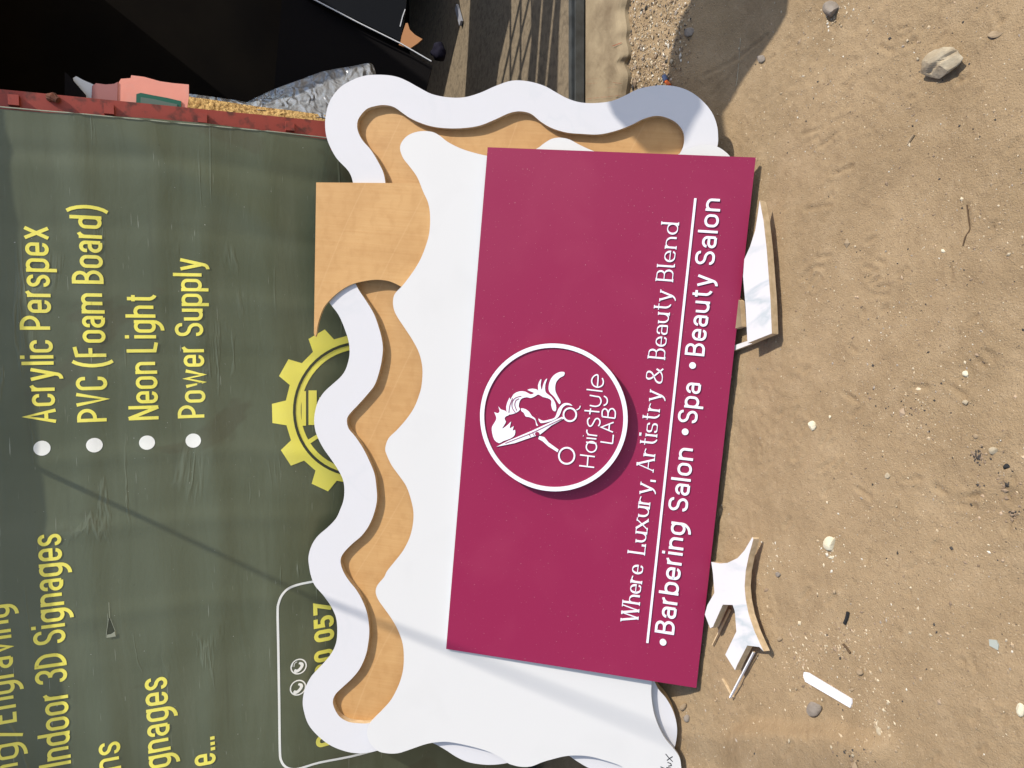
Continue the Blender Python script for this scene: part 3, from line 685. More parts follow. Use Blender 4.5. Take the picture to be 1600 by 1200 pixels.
put('shade_sheet', *gsheet([(-700,-1000),(20,-1000),(170,250),(60,700),(-100,1400),(-700,1400)]), 'gatepaint', gate)

# concrete step in front of the door track
def gslab():
    front = smooth_loop(np.array([(1015,-520),(1008,-390),(1002,-270),(1000,-180),(996,-110),(992,-40),(985,0),(981,20),(985,45),(984,62),(987,85),(980,100),(986,118),(984,150),(986,200)], float), 9, False)
    n = len(front); bx = None; K = 26; V = []
    for i, q in enumerate(front):
        Pf = ghit(*q) + np.array([0, .012*(vn(i*.13, 3.1, 2) - .5), .035]); Pb = np.array([Pf[0] + .02, 2.544, FLOORZ - .035])
        for k in range(K):
            t = k/(K-1); p = Pf + (Pb - Pf)*t
            e = fbm(p[0]*7, p[1]*7, 3, 60)*.012 + fbm(p[0]*60, p[1]*60, 2, 66)*.0025
            p[2] += e*min(1, 4*t)*min(1, 8*(1-t)) - .022*max(0, 1 - t*8)**2.2 
            V.append(p)
        V.append(Pf + np.array([0, .004, -.14]))
    F_ = []
    for i in range(n-1):
        for k in range(K-1): F_.append((i*(K+1)+k, (i+1)*(K+1)+k, (i+1)*(K+1)+k+1, i*(K+1)+k+1)[::-1])
        F_.append((i*(K+1)+K, (i+1)*(K+1)+K, (i+1)*(K+1), i*(K+1))[::-1])
    return np.array(V), F_
step = tag(put('concrete_step', *gslab(), 'step'), 'worn sloping concrete step with broken edge in front of the door track', 'step')
def on_step(L, wpx, m, name):
    # red marker scribbles follow the slope
    rb = []
    pl = Plane((1.0, 2.35, .06), (1, 0, 0), nrm([0, -.35, 1]))
    V = []; F_ = []; n = 0
    for (x0, y0, x1, y1) in L:
        for k in range(6):
            a = (x0 + (x1-x0)*k/6, y0 + (y1-y0)*k/6); b = (x0 + (x1-x0)*(k+.8)/6, y0 + (y1-y0)*(k+.8)/6)
            for q, s in ((a, -1), (a, 1), (b, 1), (b, -1)):
                r = ray(q[0] + s*wpx/2, q[1]); V.append(r)
            F_.append((n, n+1, n+2, n+3)); n += 4
    return V, F_
# drop the scribbles on the slab by ray casting against its mesh
from mathutils.bvhtree import BVHTree
bm = bmesh.new(); bm.from_mesh(step.data); bm.transform(Matrix.Translation(step.location)); _bv = BVHTree.FromBMesh(bm); bm.free()
rays, Fm = on_step([(907,156,975,149),(920,124,937,123),(920,131,937,130),(960,72,974,67),(952,137,966,136),(960,129,974,131)], 3.2, 'redink', 'scribble')
Vm = []
for r in rays:
    hit = _bv.ray_cast(Vector(CAM), Vector(nrm(r)))
    Vm.append(np.array(hit[0]) + [0, 0, .006] if hit[0] is not None else np.array([1, 2.4, .02]))
put('scribble', Vm, Fm, 'redink', step)

# ------------------------------------------------------------------ banner
BKNEE = float(WP.px(472, 600)[1])
BFOLD = [(float(WP.px(200, y)[0]), am) for y, am in ((715, .004), (825, .0035), (250, -.004), (470, .003), (960, .003), (360, -.0025), (560, -.003))]
def bw(a, b):
    """waves of the tarpaulin, metres towards the viewer"""
    a = np.asarray(a, float); b = np.asarray(b, float)
    d = .006*fbm(a*1.3, b*2.6, 3, 21)
    for c, am, wd in ((.50, .005, .04), (.33, .004, .05), (.18, .005, .04), (-.02, .004, .05)):
        d = d + am*np.exp(-((b - c - .02*np.sin(a*5 + c*9))/wd)**2)*(.4 + .6*vn(a*3, c*9, 2))
    d = d + .004*np.exp(-((a - .62*b - .35)/.05)**2)*sst(.0, .4, a)
    for a0, am in BFOLD: d = d + am*np.exp(-((a - a0 - .03*(b - .2) - .01*np.sin(b*7))/.028)**2)*(.5 + .6*vn(a*2, b*3, 8))
    k = (BKNEE + .02*np.sin(a*2.3) - b)/.05
    d = d - .13*.05*np.log1p(np.exp(np.clip(k, -30, 30)))
    return d + .004
def bwarp(Q, h):
    return WP.W(Q, 0) + np.outer(bw(Q[:, 0], Q[:, 1]) + h, WP.n)
na, nb = 330, 230
aa = np.linspace(-2.6, ex0 - .012, na); bb = np.linspace(-.92, 1.25, nb)
AA, BB = np.meshgrid(aa, bb); AA2 = AA.copy(); AA2[:, -1] += .006*np.sin(BB[:, -1]*7)
Q = np.stack([AA2.ravel(), BB.ravel()], 1); I = np.arange(na*nb).reshape(nb, na)
Fb = np.stack([I[:-1, :-1].ravel(), I[:-1, 1:].ravel(), I[1:, 1:].ravel(), I[1:, :-1].ravel()], 1)
banner = tag(put('printed_banner', bwarp(Q, 0), Fb, 'banner', uvs=Q, smooth=True), 'olive green tarpaulin banner with yellow lettering stretched over the kiosk wall', 'banner')
MT['hem'] = mat('hem_highlight', (.34, .36, .27), .5)  # lighter than the sheet: the edge highlight is put into this colour
hem = [np.array([ex0 - .013, b]) for b in np.linspace(-.9, 1.2, 60)]
put('hem', *tube([bwarp(np.array([h]), .001)[0] for h in hem], .0018, 6), 'hem', banner)
DIN = dict(cw=.46, t=.122, xh=.73, track=.075, space=.24)
def btext(t, p0, p1, c): return text_on('lettering', WP, t, p0, p1, c, 'yellow', banner, DIN, None, .0008, bwarp)
btext('Acrylic Perspex', (88,661), (75,354), (38,658))
btext('PVC (Foam Board)', (170,658), (158,322), (121,657))
btext('Neon Light', (248,655), (242,459), (201.5,655))
btext('Power Supply', (322,652), (314,404), (278,653))
btext('/Indoor 3D Signages', (112,1208), (96,832), (62,1213))
btext('Engraving', (27,1127), (15,942), (-22,1132))
btext('ing/', (33,1226), (28,1134), (-15,1234))
btext('Designs', (194,1310), (188,1154), (148,1318))
btext('Signages', (270,1229), (261,1054), (222,1234))
btext('more...', (341,1256), (335,1148), (296,1262))
NUM = dict(cw=.60, t=.20, xh=.73, track=.10, space=.3)
def ntext(t, p0, p1, c): return text_on('lettering', WP, t, p0, p1, c, 'yellow', banner, NUM, None, .0008, bwarp)
ntext('057', (523,1000), (521,939), (491,1000)); ntext('80', (524,1052), (522,1013), (492,1052)); ntext('0', (526,1163), (525,1144), (494,1166))
def disc_pts(c, r, n=28): return [np.array([c[0] + r*math.cos(2*math.pi*k/n), c[1] + r*math.sin(2*math.pi*k/n)]) for k in range(n)]
def flat(name, loops, m, h=.0008, parent=banner):
    loops = [np.asarray(L) for L in loops]
    tri = tessellate_polygon([[Vector((p[0], p[1], 0)) for p in L] for L in loops]); P = np.concatenate(loops)
    todo = []; done = []
    for t in tri:
        a, b, c = (P[i] for i in t)
        todo.append((a, b, c) if (b[0]-a[0])*(c[1]-a[1]) - (b[1]-a[1])*(c[0]-a[0]) > 0 else (c, b, a))
    while todo:                                   # cut long triangles so that the print follows the waves of the sheet
        t = todo.pop(); e = [np.linalg.norm(t[k] - t[(k+1) % 3]) for k in range(3)]; k = int(np.argmax(e))
        if e[k] < .018: done.append(t); continue
        a, b, c = t[k], t[(k+1) % 3], t[(k+2) % 3]; mid = (a + b)/2; todo += [(a, mid, c), (mid, b, c)]
    P = np.array([p for t in done for p in t]); F_ = [(3*k, 3*k+1, 3*k+2) for k in range(len(done))]
    return put(name, bwarp(P, h), F_, m, parent)
for q, ra_, rb2 in (((66,700), 13.4, 11.6), ((148,695), 13, 11.2), ((230,691), 12.4, 11), ((302,688), 12, 11)):
    c = WP.px(*q); a = abs(WP.px(q[0], q[1]+rb2)[0] - c[0]); b = abs(WP.px(q[0]+ra_, q[1])[1] - c[1])
    flat('bullet_dot', [[c + np.array([a*math.cos(k*.2244), b*math.sin(k*.2244)]) for k in range(28)]], 'bwhite')
# gear emblem
gc = WP.px(567, 640); gr = abs(WP.px(424, 640)[1] - gc[1]); gear = []
for k in range(12):
    th = math.pi/2 + k*math.pi/6
    for da, rr in ((-.125, .858), (-.105, 1.0), (.105, 1.0), (.125, .858)):
        da = {-.125: -.16, .125: .16}.get(da, da); gear.append(gc + gr*rr*np.array([math.cos(th + da), math.sin(th + da)]))
emb = flat('gear_emblem', [gear, disc_pts(gc, gr*.69, 60)[::-1]], 'yellow')
def ringflat(name, c, r0, r1, m, h): return flat(name, [disc_pts(c, r1, 60), disc_pts(c, r0, 60)[::-1]], m, h, emb)
ringflat('ring_line', gc, gr*.745, gr*.775, 'bdark', .0016)
for x0, x1, y0, y1 in ((471,478,611,665), (482,495,610,664), (499,530,621,668)):
    flat('emblem_bar', [WP.pts([(x0,y1),(x1,y1),(x1,y0),(x0,y0)])], 'yellow', .0009, emb)
flat('emblem_bar', [WP.pts([(476,690),(500,676),(503,681),(480,696)])], 'yellow', .0009, emb)
# phone box
pix_strokes('box_outline', WP, [[(500,907),(487,909),(466,913),(450,919),(440,929),(435,941),(433.5,955),(434.5,1010),(436,1100),(437,1170),(439,1187),(446,1197),(458,1201),(472,1199),(500,1192),(550,1185),(597,1176),(640,1168)]], 3.6, 'bwhite', banner, None, .0008, warp=bwarp, smooth=3)
for (cx, cy), wv in (((466.5,1041), 1), ((465.5,1074), 0)):
    c = WP.px(cx, cy); r = abs(WP.px(cx - 13, cy)[1] - c[1])
    ic = flat('phone_icon', [disc_pts(c, r, 32), disc_pts(c, r*.84, 32)[::-1]], 'bwhite')
    hs = [(468,-7),(473,-6),(474.5,-2),(472,3),(467,8),(461,10),(459,7),(461,4),(464.5,4.5),(469,0),(469,-3),(466.5,-4)]
    flat('handset', [smooth_loop(WP.pts([(x + cx - 466.5, cy + y) for x, y in hs]), 3)], 'bwhite', .0009, ic)
    if wv: pix_strokes('signal_arc', WP, [[(459,1041),(460,1036),(464,1033)],[(456,1041),(458,1034),(464,1030)]], 1.0, 'bwhite', ic, None, .0024, warp=bwarp, smooth=3)
# a torn flap
flat('tear', [WP.pts([(170,964),(167,985),(166.5,994),(180,994),(179.5,984),(173,966)])], 'bdark', .0008)
flat('tear_flap', [WP.pts([(168,990),(167,995),(181,993),(180,985),(174,989)])], 'hem', .003)
pix_strokes('tear_edge', WP, [[(170.5,940),(171,952),(172,964)],[(170,965),(167,985),(166.5,994)],[(173,965),(180,984),(181,993)]], .8, 'hem', banner, None, .0014, warp=bwarp)

# ------------------------------------------------------------------ leaning boards
fb = BAND.W(outer, -.042); fbase = np.array([fb[:, 0].mean(), fb[fb[:, 2].argmin(), 1], fb[:, 2].min()])
frame = thing('wavy_signboard', fbase, 'wavy edged plywood board with raised white marble border leaning on the green banner', 'signboard')
plate('backing_board', BAND, [outer], -.042, -.0215, ['ply', 'edge'], frame)
plate('marble_border', BAND, [outer, inner[::-1]], -.021, 0, ['band', 'edge'], frame)
WOOD = [(494,285),(560,285.5),(620,286),(690,287),(705,300),(705,440),(690,465),(650,458)]
arc = [(629,449),(610,440),(590,437),(570,439),(550,444),(532,454),(517,467),(505,482),(497,505),(494.5,521),(492.5,526),(490.5,521)]
WPL = BAND.shift(.0105)
wood = np.concatenate([WPL.pts(WOOD), smooth_loop(WPL.pts(arc), 4, False)])
tag(plate('plywood_offcut', WPL, [wood], -.0095, 0, ['ply2', 'edge']), 'bare honey plywood piece with a concave cut lying between the marble frame and white board', 'plywood')
wp = tag(plate('wavy_board', PANEL, [panelo], -.0095, 0, ['white', 'white']), 'blank white wavy edged board leaning on the marble bordered frame', 'board')
pix_strokes('handwriting', PANEL, [[(1040,1178),(1045,1184),(1051,1190)],[(1051,1182),(1046,1185),(1042,1188)],[(1043,1191),(1048,1193),(1049,1196),(1044,1197)],[(1041,1199),(1048,1200),(1050,1203)],[(1032,1198),(1044,1203),(1047,1207)]], 1.3, 'ink', wp, 0, .0006)

# salon sign
sw_, sh_ = SIGN_W, float(np.mean([np.linalg.norm(TLs-BLs), np.linalg.norm(TRs-BRs)]))
corners = SIGN.pts([(1088,1075),(1181,246),(762,230),(697,1014)])
sign = thing('salon_sign', (BLs + BRs)/2, 'maroon salon sign board with white lettering and round logo leaning in front', 'sign')
plate('sign_panel', SIGN, [corners], -.012, 0, ['purple', 'white'], sign)
SER = dict(cw=.74, t=.10, xh=.66, track=.15, space=.30, serif=(.108, .046, .19))
SAN = dict(cw=.60, t=.128, xh=.735, track=.115, space=.28)
def sub(p0, p1, off, cap): return p0
def bl1(y): return (997 + (972 - y)*(1061 - 997)/(972 - 350), y)
def bl2(y): return (1053 + (992 - y)*(1127 - 1053)/(992 - 310), y)
def up(p, k): return (p[0] - k, p[1] - k*.085)
for wd, ya, yb in (('Where', 973, 884), ('Luxury,', 868, 750), ('Artistry', 737, 611), ('&', 600, 575), ('Beauty', 563, 455), ('Blend', 442, 349)):
    text_on('lettering', SIGN, wd, bl1(ya), bl1(yb), up(bl1(ya), 27.5), 'letter', sign, SER, 0, .0025)
for wd, ya, yb in (('Barbering', 992, 817), ('Salon', 800, 701), ('Spa', 662, 599), ('Beauty', 557, 430), ('Salon', 415, 311)):
    text_on('lettering', SIGN, wd, bl2(ya), bl2(yb), up(bl2(ya), 30.5), 'letter', sign, SAN, 0, .0035)
for q in ((1036,1003), (1070.5,674.5), (1082,571)):
    c = SIGN.px(*q); r = abs(SIGN.px(q[0]-5.3, q[1])[1] - c[1]); plate('bullet_dot', SIGN, [np.array(disc_pts(c, r))], 0, .0035, ['letter'], sign)
pix_strokes('rule_line', SIGN, [[(1011.5,1004),(1086.5,310)]], 3.6, 'letter', sign, 0, .0035)
DISC = SIGN.shift(.028)
zz = lambda x, y: (740 + x*.21667, 520 + y*.21667)
dc = DISC.px(*zz(571, 612)); dr = float(np.mean([np.linalg.norm(DISC.px(*zz(x, y)) - dc) for x, y in ((40,600),(1103,625),(560,82),(600,1145))]))
disc = plate('logo_disc', DISC, [np.array(disc_pts(dc, dr, 96))], -.0278, 0, ['purple', 'purple'], sign)
plate('logo_ring', DISC, [np.array(disc_pts(dc, dr, 96)), np.array(disc_pts(dc, dr*.943, 96))[::-1]], .0003, .005, ['letter'], disc)
def zl(L): return [zz(*q) for q in L]
def emblem(name, L, sm=3, h=.0025): return plate(name, DISC, [smooth_loop(DISC.pts(zl(L)), sm)], 0, h, ['letter'], disc)
emblem('man_hair', [(180,530),(198,552),(225,560),(240,572),(256,592),(234,602),(224,620),(234,640),(224,662),(206,690),(226,680),(250,660),(272,640),(260,690),(290,672),(282,705),(300,700),(298,735),(270,760),(215,780),(185,795),(150,770),(135,720),(133,680),(150,650),(165,620),(160,595),(150,572),(172,580),(188,570),(186,552)], 2)
emblem('woman_hair', [(244,582),(236,530),(252,484),(262,466),(266,482),(290,442),(330,422),(375,424),(412,444),(436,432),(388,412),(425,402),(460,410),(468,424),(465,380),(478,344),(490,335),(484,375),(492,412),(500,382),(514,344),(532,330),(518,372),(518,420),(532,440),(562,462),(588,500),(597,540),(590,566),(570,555),(560,520),(562,492),(548,477),(520,467),(500,462),(480,450),(465,445),(440,460),(410,470),(385,464),(352,472),(334,492),(326,530),(336,552),(312,574),(270,588)], 2)
emblem('swoosh', [(655,284),(620,283),(580,305),(552,345),(541,400),(552,432),(580,460),(608,500),(620,514),(628,496),(606,455),(591,420),(590,380),(601,348),(626,322),(652,308)], 3)
emblem('fringe', [(343,544),(375,550),(402,570),(422,600),(444,616),(456,650),(466,670),(452,666),(446,632),(420,614),(395,606),(375,602),(364,578),(346,564)], 2)
emblem('neck_line', [(468,618),(500,634),(550,624),(588,608),(612,548),(648,510),(688,508),(713,526),(672,520),(642,542),(626,582),(606,612),(560,636),(500,650),(480,646)], 3)
emblem('scissor_blade', [(166,821),(250,778),(420,706),(640,604),(652,618),(562,668),(482,732),(420,752),(300,794)], 1, .0034)
emblem('scissor_blade', [(474,742),(512,752),(542,790),(614,842),(606,860),(540,818),(500,782),(468,764)], 1, .0034)
def ell(cx, cy, rx, ry, n=30): return [(cx + rx*math.cos(2*math.pi*k/n), cy + ry*math.sin(2*math.pi*k/n)) for k in range(n)]
pix_strokes('scissor_handle', DISC, [zl(ell(695,590,46,47))], 2.6, 'letter', disc, 0, .003, True)
pix_strokes('scissor_handle', DISC, [zl(ell(672,886,56,58))], 2.6, 'letter', disc, 0, .003, True)
pix_strokes('finger_rest', DISC, [zl([(742,556),(762,545),(770,526)])], 1.5, 'letter', disc, 0, .003, smooth=3)
pl_h = pix_strokes('hair_strand', DISC, [zl([(302,574),(280,540),(280,498),(304,468),(345,456)]), zl([(312,560),(298,520),(306,488),(330,474)]), zl([(255,575),(262,525),(282,470)])], 1.0, 'purple', disc, None, .0036, smooth=4)
pix_strokes('blade_line', DISC, [zl([(230,796),(420,722),(640,618)]), zl([(400,726),(412,748)]), zl([(425,716),(440,742)])], .9, 'purple', disc, None, .0046)
c = DISC.px(*zz(460, 728)); plate('pivot', DISC, [np.array(disc_pts(c, .0062))], .0035, .005, ['purple'], disc)
NE = [[(762,957),(870,970)],[(768,880),(875,893)],[(820,963),(826,888)],
 [(812,788),(886,797)],[(815,758),(886,765)],[(790,742),(793,743)],[(822,733),(892,742)],
 [(800,560),(908,570)],[(845,545),(838,587)],[(815,408),(930,422)],
 [(915,785),(1002,798)],[(1002,798),(1008,735)],[(1005,716),(920,680),(1010,645)],[(976,703),(980,658)],[(928,604),(1020,616)]]
NS = [[(830,733),(818,718),(818,698)],
 [(838,612),(824,626),(824,652),(836,672),(852,668),(866,645),(880,622),(898,618),(911,634),(910,656),(900,672)],
 [(838,523),(880,530),(908,520),(920,492),(908,464),(880,458),(838,450)],[(938,524),(958,512),(965,490),(958,468),(940,456)],
 [(893,388),(898,310),(878,306),(858,325),(852,350),(862,376),(884,390),(908,390),(930,376),(936,350),(928,326)],
 [(928,604),(928,566),(944,548),(962,556),(970,580),(968,608)],[(970,578),(984,552),(1006,548),(1022,572),(1020,614)]]
pix_strokes('logo_lettering', DISC, [zl(s) for s in NE], 2.0, 'letter', disc, 0, .0025)
pix_strokes('logo_lettering', DISC, [zl(s) for s in NS], 2.0, 'letter', disc, 0, .0025, smooth=4)
pix_strokes('logo_lettering', DISC, [zl(ell(850,822,37,38))], 2.0, 'letter', disc, 0, .0025, True)

# ------------------------------------------------------------------ marble off-cuts on the dirt
def gpl(q, dz=0.0, n=(0, 0, 1)):
    P = ghit(*q); return Plane(P + np.array([0, 0, dz]), (1, 0, SLOPE), nrm(np.array([-SLOPE, 0, 1]) + np.array(n)*[1, 1, 0]))
A = gpl((1180,450), .060, (0, -.10, 0))
LA = [(1187,313),(1193,345),(1198,390),(1201,430),(1204,470),(1206,521),(1168,536),(1165,480),(1161,432),(1163,405),(1172,385),(1180,360),(1184,335)]
tag(plate('marble_offcut', A, [A.pts(LA)], -.023, 0, ['marble', 'edge']), 'long wedge of white marble faced board at the bottom edge near the underlined text end', 'offcut', 'marble faced offcuts on the dirt')
A2 = gpl((1150,500), .03)
tag(plate('board_scrap', A2, [A2.pts([(1120,470),(1150,465),(1156,470),(1159,510),(1150,513),(1118,518)])], -.016, 0, ['step', 'edge']), 'small board scrap toned grey for shade, half hidden under the maroon sign', 'offcut')  # white scrap under the sign, its shade put into the grey colour
A3 = gpl((1160,540), .02)
tag(plate('wood_strip', A3, [A3.pts([(1143,541),(1170,532),(1206,519),(1206,523),(1175,537),(1146,548)])], -.008, 0, ['white', 'edge']), 'thin white faced strip poking out under the wedge offcut', 'strip')
yz = lambda x, y: (1080 + x*160/662, 820 + y*290/1200)
B = gpl((1150,930), .05, (.02, -.06, 0))
LB = [(395,80),(402,92),(372,200),(352,300),(345,400),(352,480),(372,580),(410,690),(455,790),(468,818),(440,790),(362,780),(300,900),(283,940),(220,840),(292,690),(282,560),(268,518),(204,516),(140,660),(122,668),(88,580),(104,520),(150,440),(140,310),(130,240),(185,250),(235,246),(300,215),(345,165)]
P = B.pts([yz(*q) for q in LB])
tag(plate('curved_offcut', B, [P], -.021, 0, ['marble', 'edge']), 'white marble faced offcut with a curved edge and two square notches', 'offcut', 'marble faced offcuts on the dirt')
def strip(name, a, b, wpx, h0, dz, label, m=('tape', 'edge')):
    p0, p1 = ghit(*a), ghit(*b); d = nrm(p1 - p0); up_ = np.array([0, 0, 1.0])
    s = np.linalg.norm(ghit(a[0] + wpx, a[1]) - ghit(*a))
    V, F_ = beam(p0 + up_*(dz + h0/2), p1 + up_*(dz + h0/2), s, h0, np.cross(d, up_))
    return tag(put(name, V, F_, list(m), mi=[1, 1, 0, 0, 0, 1][:6]), label, 'strip')
strip('thin_strip', yz(440,815), yz(285,1110), 1.4, .006, .014, 'thin white cut strip standing on edge below the curved offcut')
strip('wood_sliver', yz(272,545), yz(160,775), 1.2, .006, .008, 'thin wooden sliver between the notches of the curved offcut', ('edge', 'edge'))
strip('fine_sliver', yz(215,995), yz(285,1120), 1.2, .006, .002, 'fine pale sliver meeting the foot of the thin white strip', ('edge', 'edge'))
T = gpl((1290,1077), .006)
tag(plate('plastic_strip', T, [T.pts([(1255,1056),(1256,1050),(1262,1051),(1330,1092),(1330.5,1099),(1328,1106),(1258,1065)])], -.004, 0, ['tape', 'tape']), 'flat white plastic strip with smudged marks lying on the dirt', 'strip')

# ------------------------------------------------------------------ stones and litter
def ico(sub=2):
    b = bmesh.new(); bmesh.ops.create_icosphere(b, subdivisions=sub, radius=1); V = np.array([v.co[:] for v in b.verts]); F_ = [tuple(v.index for v in f.verts) for f in b.faces]; b.free(); return V, F_
ICO4, ICO3, ICO2 = ico(4), ico(3), ico(2)
def stone(name, q, wpx, hpx, rise, m, label, seed, rot=0.0, cat='stone', group=None, facets=5, sink=.3, rough_=.10):
    c = ghit(*q); ux = (ghit(q[0]+wpx/2, q[1]) - ghit(q[0]-wpx/2, q[1]))/2; uy = (ghit(q[0], q[1]+hpx/2) - ghit(q[0], q[1]-hpx/2))/2
    rs = np.random.RandomState(seed); V, F_ = ICO4 if wpx > 40 else ICO3 if wpx > 18 else ICO2; V = V.copy()
    for _ in range(facets):
        d = nrm(rs.randn(3)); k = rs.uniform(.45, .8); s = V @ d; V -= np.outer(np.maximum(s - k, 0), d)*.92
    if wpx > 40: V *= (1 + .10*fbm(V[:, 0]*7, V[:, 1]*7 + V[:, 2]*5, 3, 4))[:, None]; V[:, 2] -= .22*np.exp(-((V[:, 1] - .25 + .1*V[:, 0])/.10)**2)*(V[:, 2] > 0)
    V *= (1 + rough_*fbm(V[:, 0]*2 + seed, V[:, 1]*2 + V[:, 2]*1.7, 3, seed % 7))[:, None]
    V[:, :2] /= np.abs(V[:, :2]).max(0); ca, sa = math.cos(rot), math.sin(rot)
    X2 = V[:, 0]*ca - V[:, 1]*sa; Y2 = V[:, 0]*sa + V[:, 1]*ca
    hh = rise*min(np.linalg.norm(ux), np.linalg.norm(uy))
    aw, ah = wpx/2, hpx/2; X2 = (V[:, 0]*aw*ca - V[:, 1]*ah*sa)/aw; Y2 = (V[:, 0]*aw*sa + V[:, 1]*ah*ca)/ah
    W_ = c + np.outer(X2, ux) + np.outer(Y2, uy) + np.outer((V[:, 2] + 1 - 2*sink)*hh, [0, 0, 1])
    W_[:, 2] += gz(c[0], c[1]) - c[2]
    return tag(put(name, W_, F_, m), label, cat, group)
stone('rock', (1474,97), 70, 45, .75, 'rock', 'large pale angular rock near the top right corner of the photo', 11, -.6, facets=16, sink=.15, rough_=.22)
stone('stone', (1302,14), 22, 26, .8, 'greystone', 'flat grey brown stone at the top edge beside the shaded dirt', 12, .4, sink=.2)
stone('stone', (1556,54), 26, 12, .5, 'brownstone', 'flat pinkish stone chip right of the large angular rock', 13, -.4)
stone('chalk_lump', (1298,849), 19, 23, .55, 'chalk', 'cream coloured chalky lump with crumbs around it', 14, .2)
stone('chalk_crumb', (1300,871), 9, 6, .6, 'chalk', 'small white crumb just below the cream chalky lump', 15)
stone('stone', (1273,1107), 22, 26, .5, 'greystone', 'flat triangular stone below the white plastic strip', 16, .3)
stone('stone', (1347,1049), 11, 12, .8, 'brownstone', 'squarish brown stone right of the white plastic strip', 17, .1)
stone('stone', (1508,629), 11, 9, .7, 'rock', 'small pale pebble right of the tread marks, beside a scratch in the dirt', 18)
stone('stone', (1525,681), 8, 10, .7, 'brownstone', 'small brown pebble above the charcoal heap', 19)
stone('stone', (1553,704), 14, 12, .6, 'rock', 'light crumbly stone touching the charcoal heap', 20)
stone('stone', (1388,743), 8, 10, .5, 'rock', 'round pale pebble in the open dirt left of the charcoal', 21)
stone('stone', (1270,664), 13, 18, .35, 'chalk', 'pale flat chip half buried near the sign edge middle', 22)
stone('stone', (1508,584), 11, 10, .8, 'chalk', 'pale pebble with a twig beside it below the tread marks', 23)
stone('stone', (1472,392), 8, 6, .7, 'chalk', 'light pebble left of the dry forked twig', 24)
stone('stone', (1080,50), 12, 17, .7, 'greystone', 'smooth grey pebble at the edge of the gravel heap', 25, .5)
stone('stone', (1597,1108), 16, 22, .5, 'chalk', 'round cream stone cut by the right edge of the photo', 26)
stone('stone', (1332,1077), 7, 6, .7, 'brownstone', 'tiny brown pebble at the lower end of the white plastic strip', 27)
stone('stone', (1217,998), 10, 9, .6, 'brownstone', 'tan pebble right of the curved marble offcut', 28)
stone('stone', (1217,897), 8, 9, .8, 'greystone', 'dark rounded pebble beside the curved edge of the offcut', 29)
stone('stone', (1075,1122), 8, 13, .6, 'greystone', 'grey ringed pebble just beside the lower frame lobe', 30)
stone('stone', (1070,1103), 10, 14, .5, 'brownstone', 'reddish brown chip near the shadow corner of the sign', 31, .5)
stone('wood_chip', (1376,1142), 8, 20, .4, 'rock', 'narrow pale wood chip at the rim of the crusted hump', 32, -.3, cat='wood chip')
stone('stone', (1190,92), 14, 12, .4, 'greystone', 'flat brown pebble lying inside the big shadow', 33)
stone('charcoal', (1573,729), 11, 10, .8, 'coal', 'single round black charcoal lump at the right edge', 34, cat='charcoal')
stone('stone', (1297,651), 3.5, 6, .7, 'chalk', 'tiny white fleck above the round pale pebble', 35)
G5 = gpl((1552,1007), .004)
tag(plate('glass_shard', G5, [G5.pts([(1545,999),(1556,1000),(1560,1008),(1559,1016),(1546,1009)])], -.003, 0, ['glass']), 'flat frosted greenish shard in the lower right dirt', 'shard')
def twig(name, pts, r, label, m='twig', cat='twig'):
    P = np.array([ghit(*q) for q in pts]); P[:, 2] = [gz(p[0], p[1]) + r*.8 for p in P]
    V, F_ = tube(smooth_loop(P, 3, False), r, 6); return tag(put(name, V, F_, m), label, cat)
twig('dry_twig', [(1509,320),(1512,345),(1513,358),(1508,370),(1504,384)], .0016, 'thin forked dry twig lying on the dirt')
twig('black_twig', [(1327,956),(1325,965),(1322,974)], .004, 'short black twig above the white plastic strip', 'coal')
twig('root_bit', [(1320,1006),(1325,1012),(1331,1020)], .003, 'small dark brown root bit between the black twig and white strip')
twig('straw', [(1152,135),(1155,120),(1160,60)], .0012, 'pale bent straw crossing the shadow edge', 'rock', 'straw')
twig('seed_pod', [(1417,225),(1421,217),(1426,210)], .003, 'slim brown seed pod in the upper right dirt', 'brownstone', 'seed pod')
# orange and blue peg beside the frame
P = ghit(1046,128); pg = thing('plastic_peg', P, 'tiny orange and blue plastic peg behind the frame on the gravel', 'peg')
put('orange_arm', *tube([P + [0, 0, .012], P + [-.02, -.025, .016]], .006, 8), 'orange', pg)
put('blue_arm', *tube([P + [0, .0, .012], P + [.02, .012, .012]], .008, 8), 'blue', pg)

# loose chips: one mass nobody could count
rs = np.random.RandomState(3); base, fo = np.array([[1,0,0],[-1,0,0],[0,1,0],[0,-1,0],[0,0,1],[0,0,-.6]], float), [(0,2,4),(2,1,4),(1,3,4),(3,0,4),(2,0,5),(1,2,5),(3,1,5),(0,3,5)]
Vs = []; Fs = []; Ts = []; n = 0
pal = np.array([[.50,.41,.28],[.43,.33,.21],[.34,.25,.155],[.24,.17,.11],[.05,.045,.04],[.62,.57,.47],[.30,.25,.20],[.40,.29,.19]]); pw_ = np.array([.13,.20,.23,.17,.08,.025,.085,.08])
def chip(x, y, s, ci, flat_=.6):
    global n
    v = base*(1 + .45*(rs.rand(6, 1) - .5)); a = rs.rand()*6.3; el = 1 + .8*rs.rand()
    v = v*[s*el, s, s*flat_]; ca, sa = math.cos(a), math.sin(a)
    v = np.stack([v[:, 0]*ca - v[:, 1]*sa, v[:, 0]*sa + v[:, 1]*ca, v[:, 2]], 1)
    Vs.append(v + [x, y, gz(x, y) + s*.2]); Fs.extend([tuple(n + i for i in f) for f in fo]); n += 6
    cc = pal[ci]*(.8 + .4*rs.rand()); Ts.append(np.tile([*cc, 1], (6, 1)))
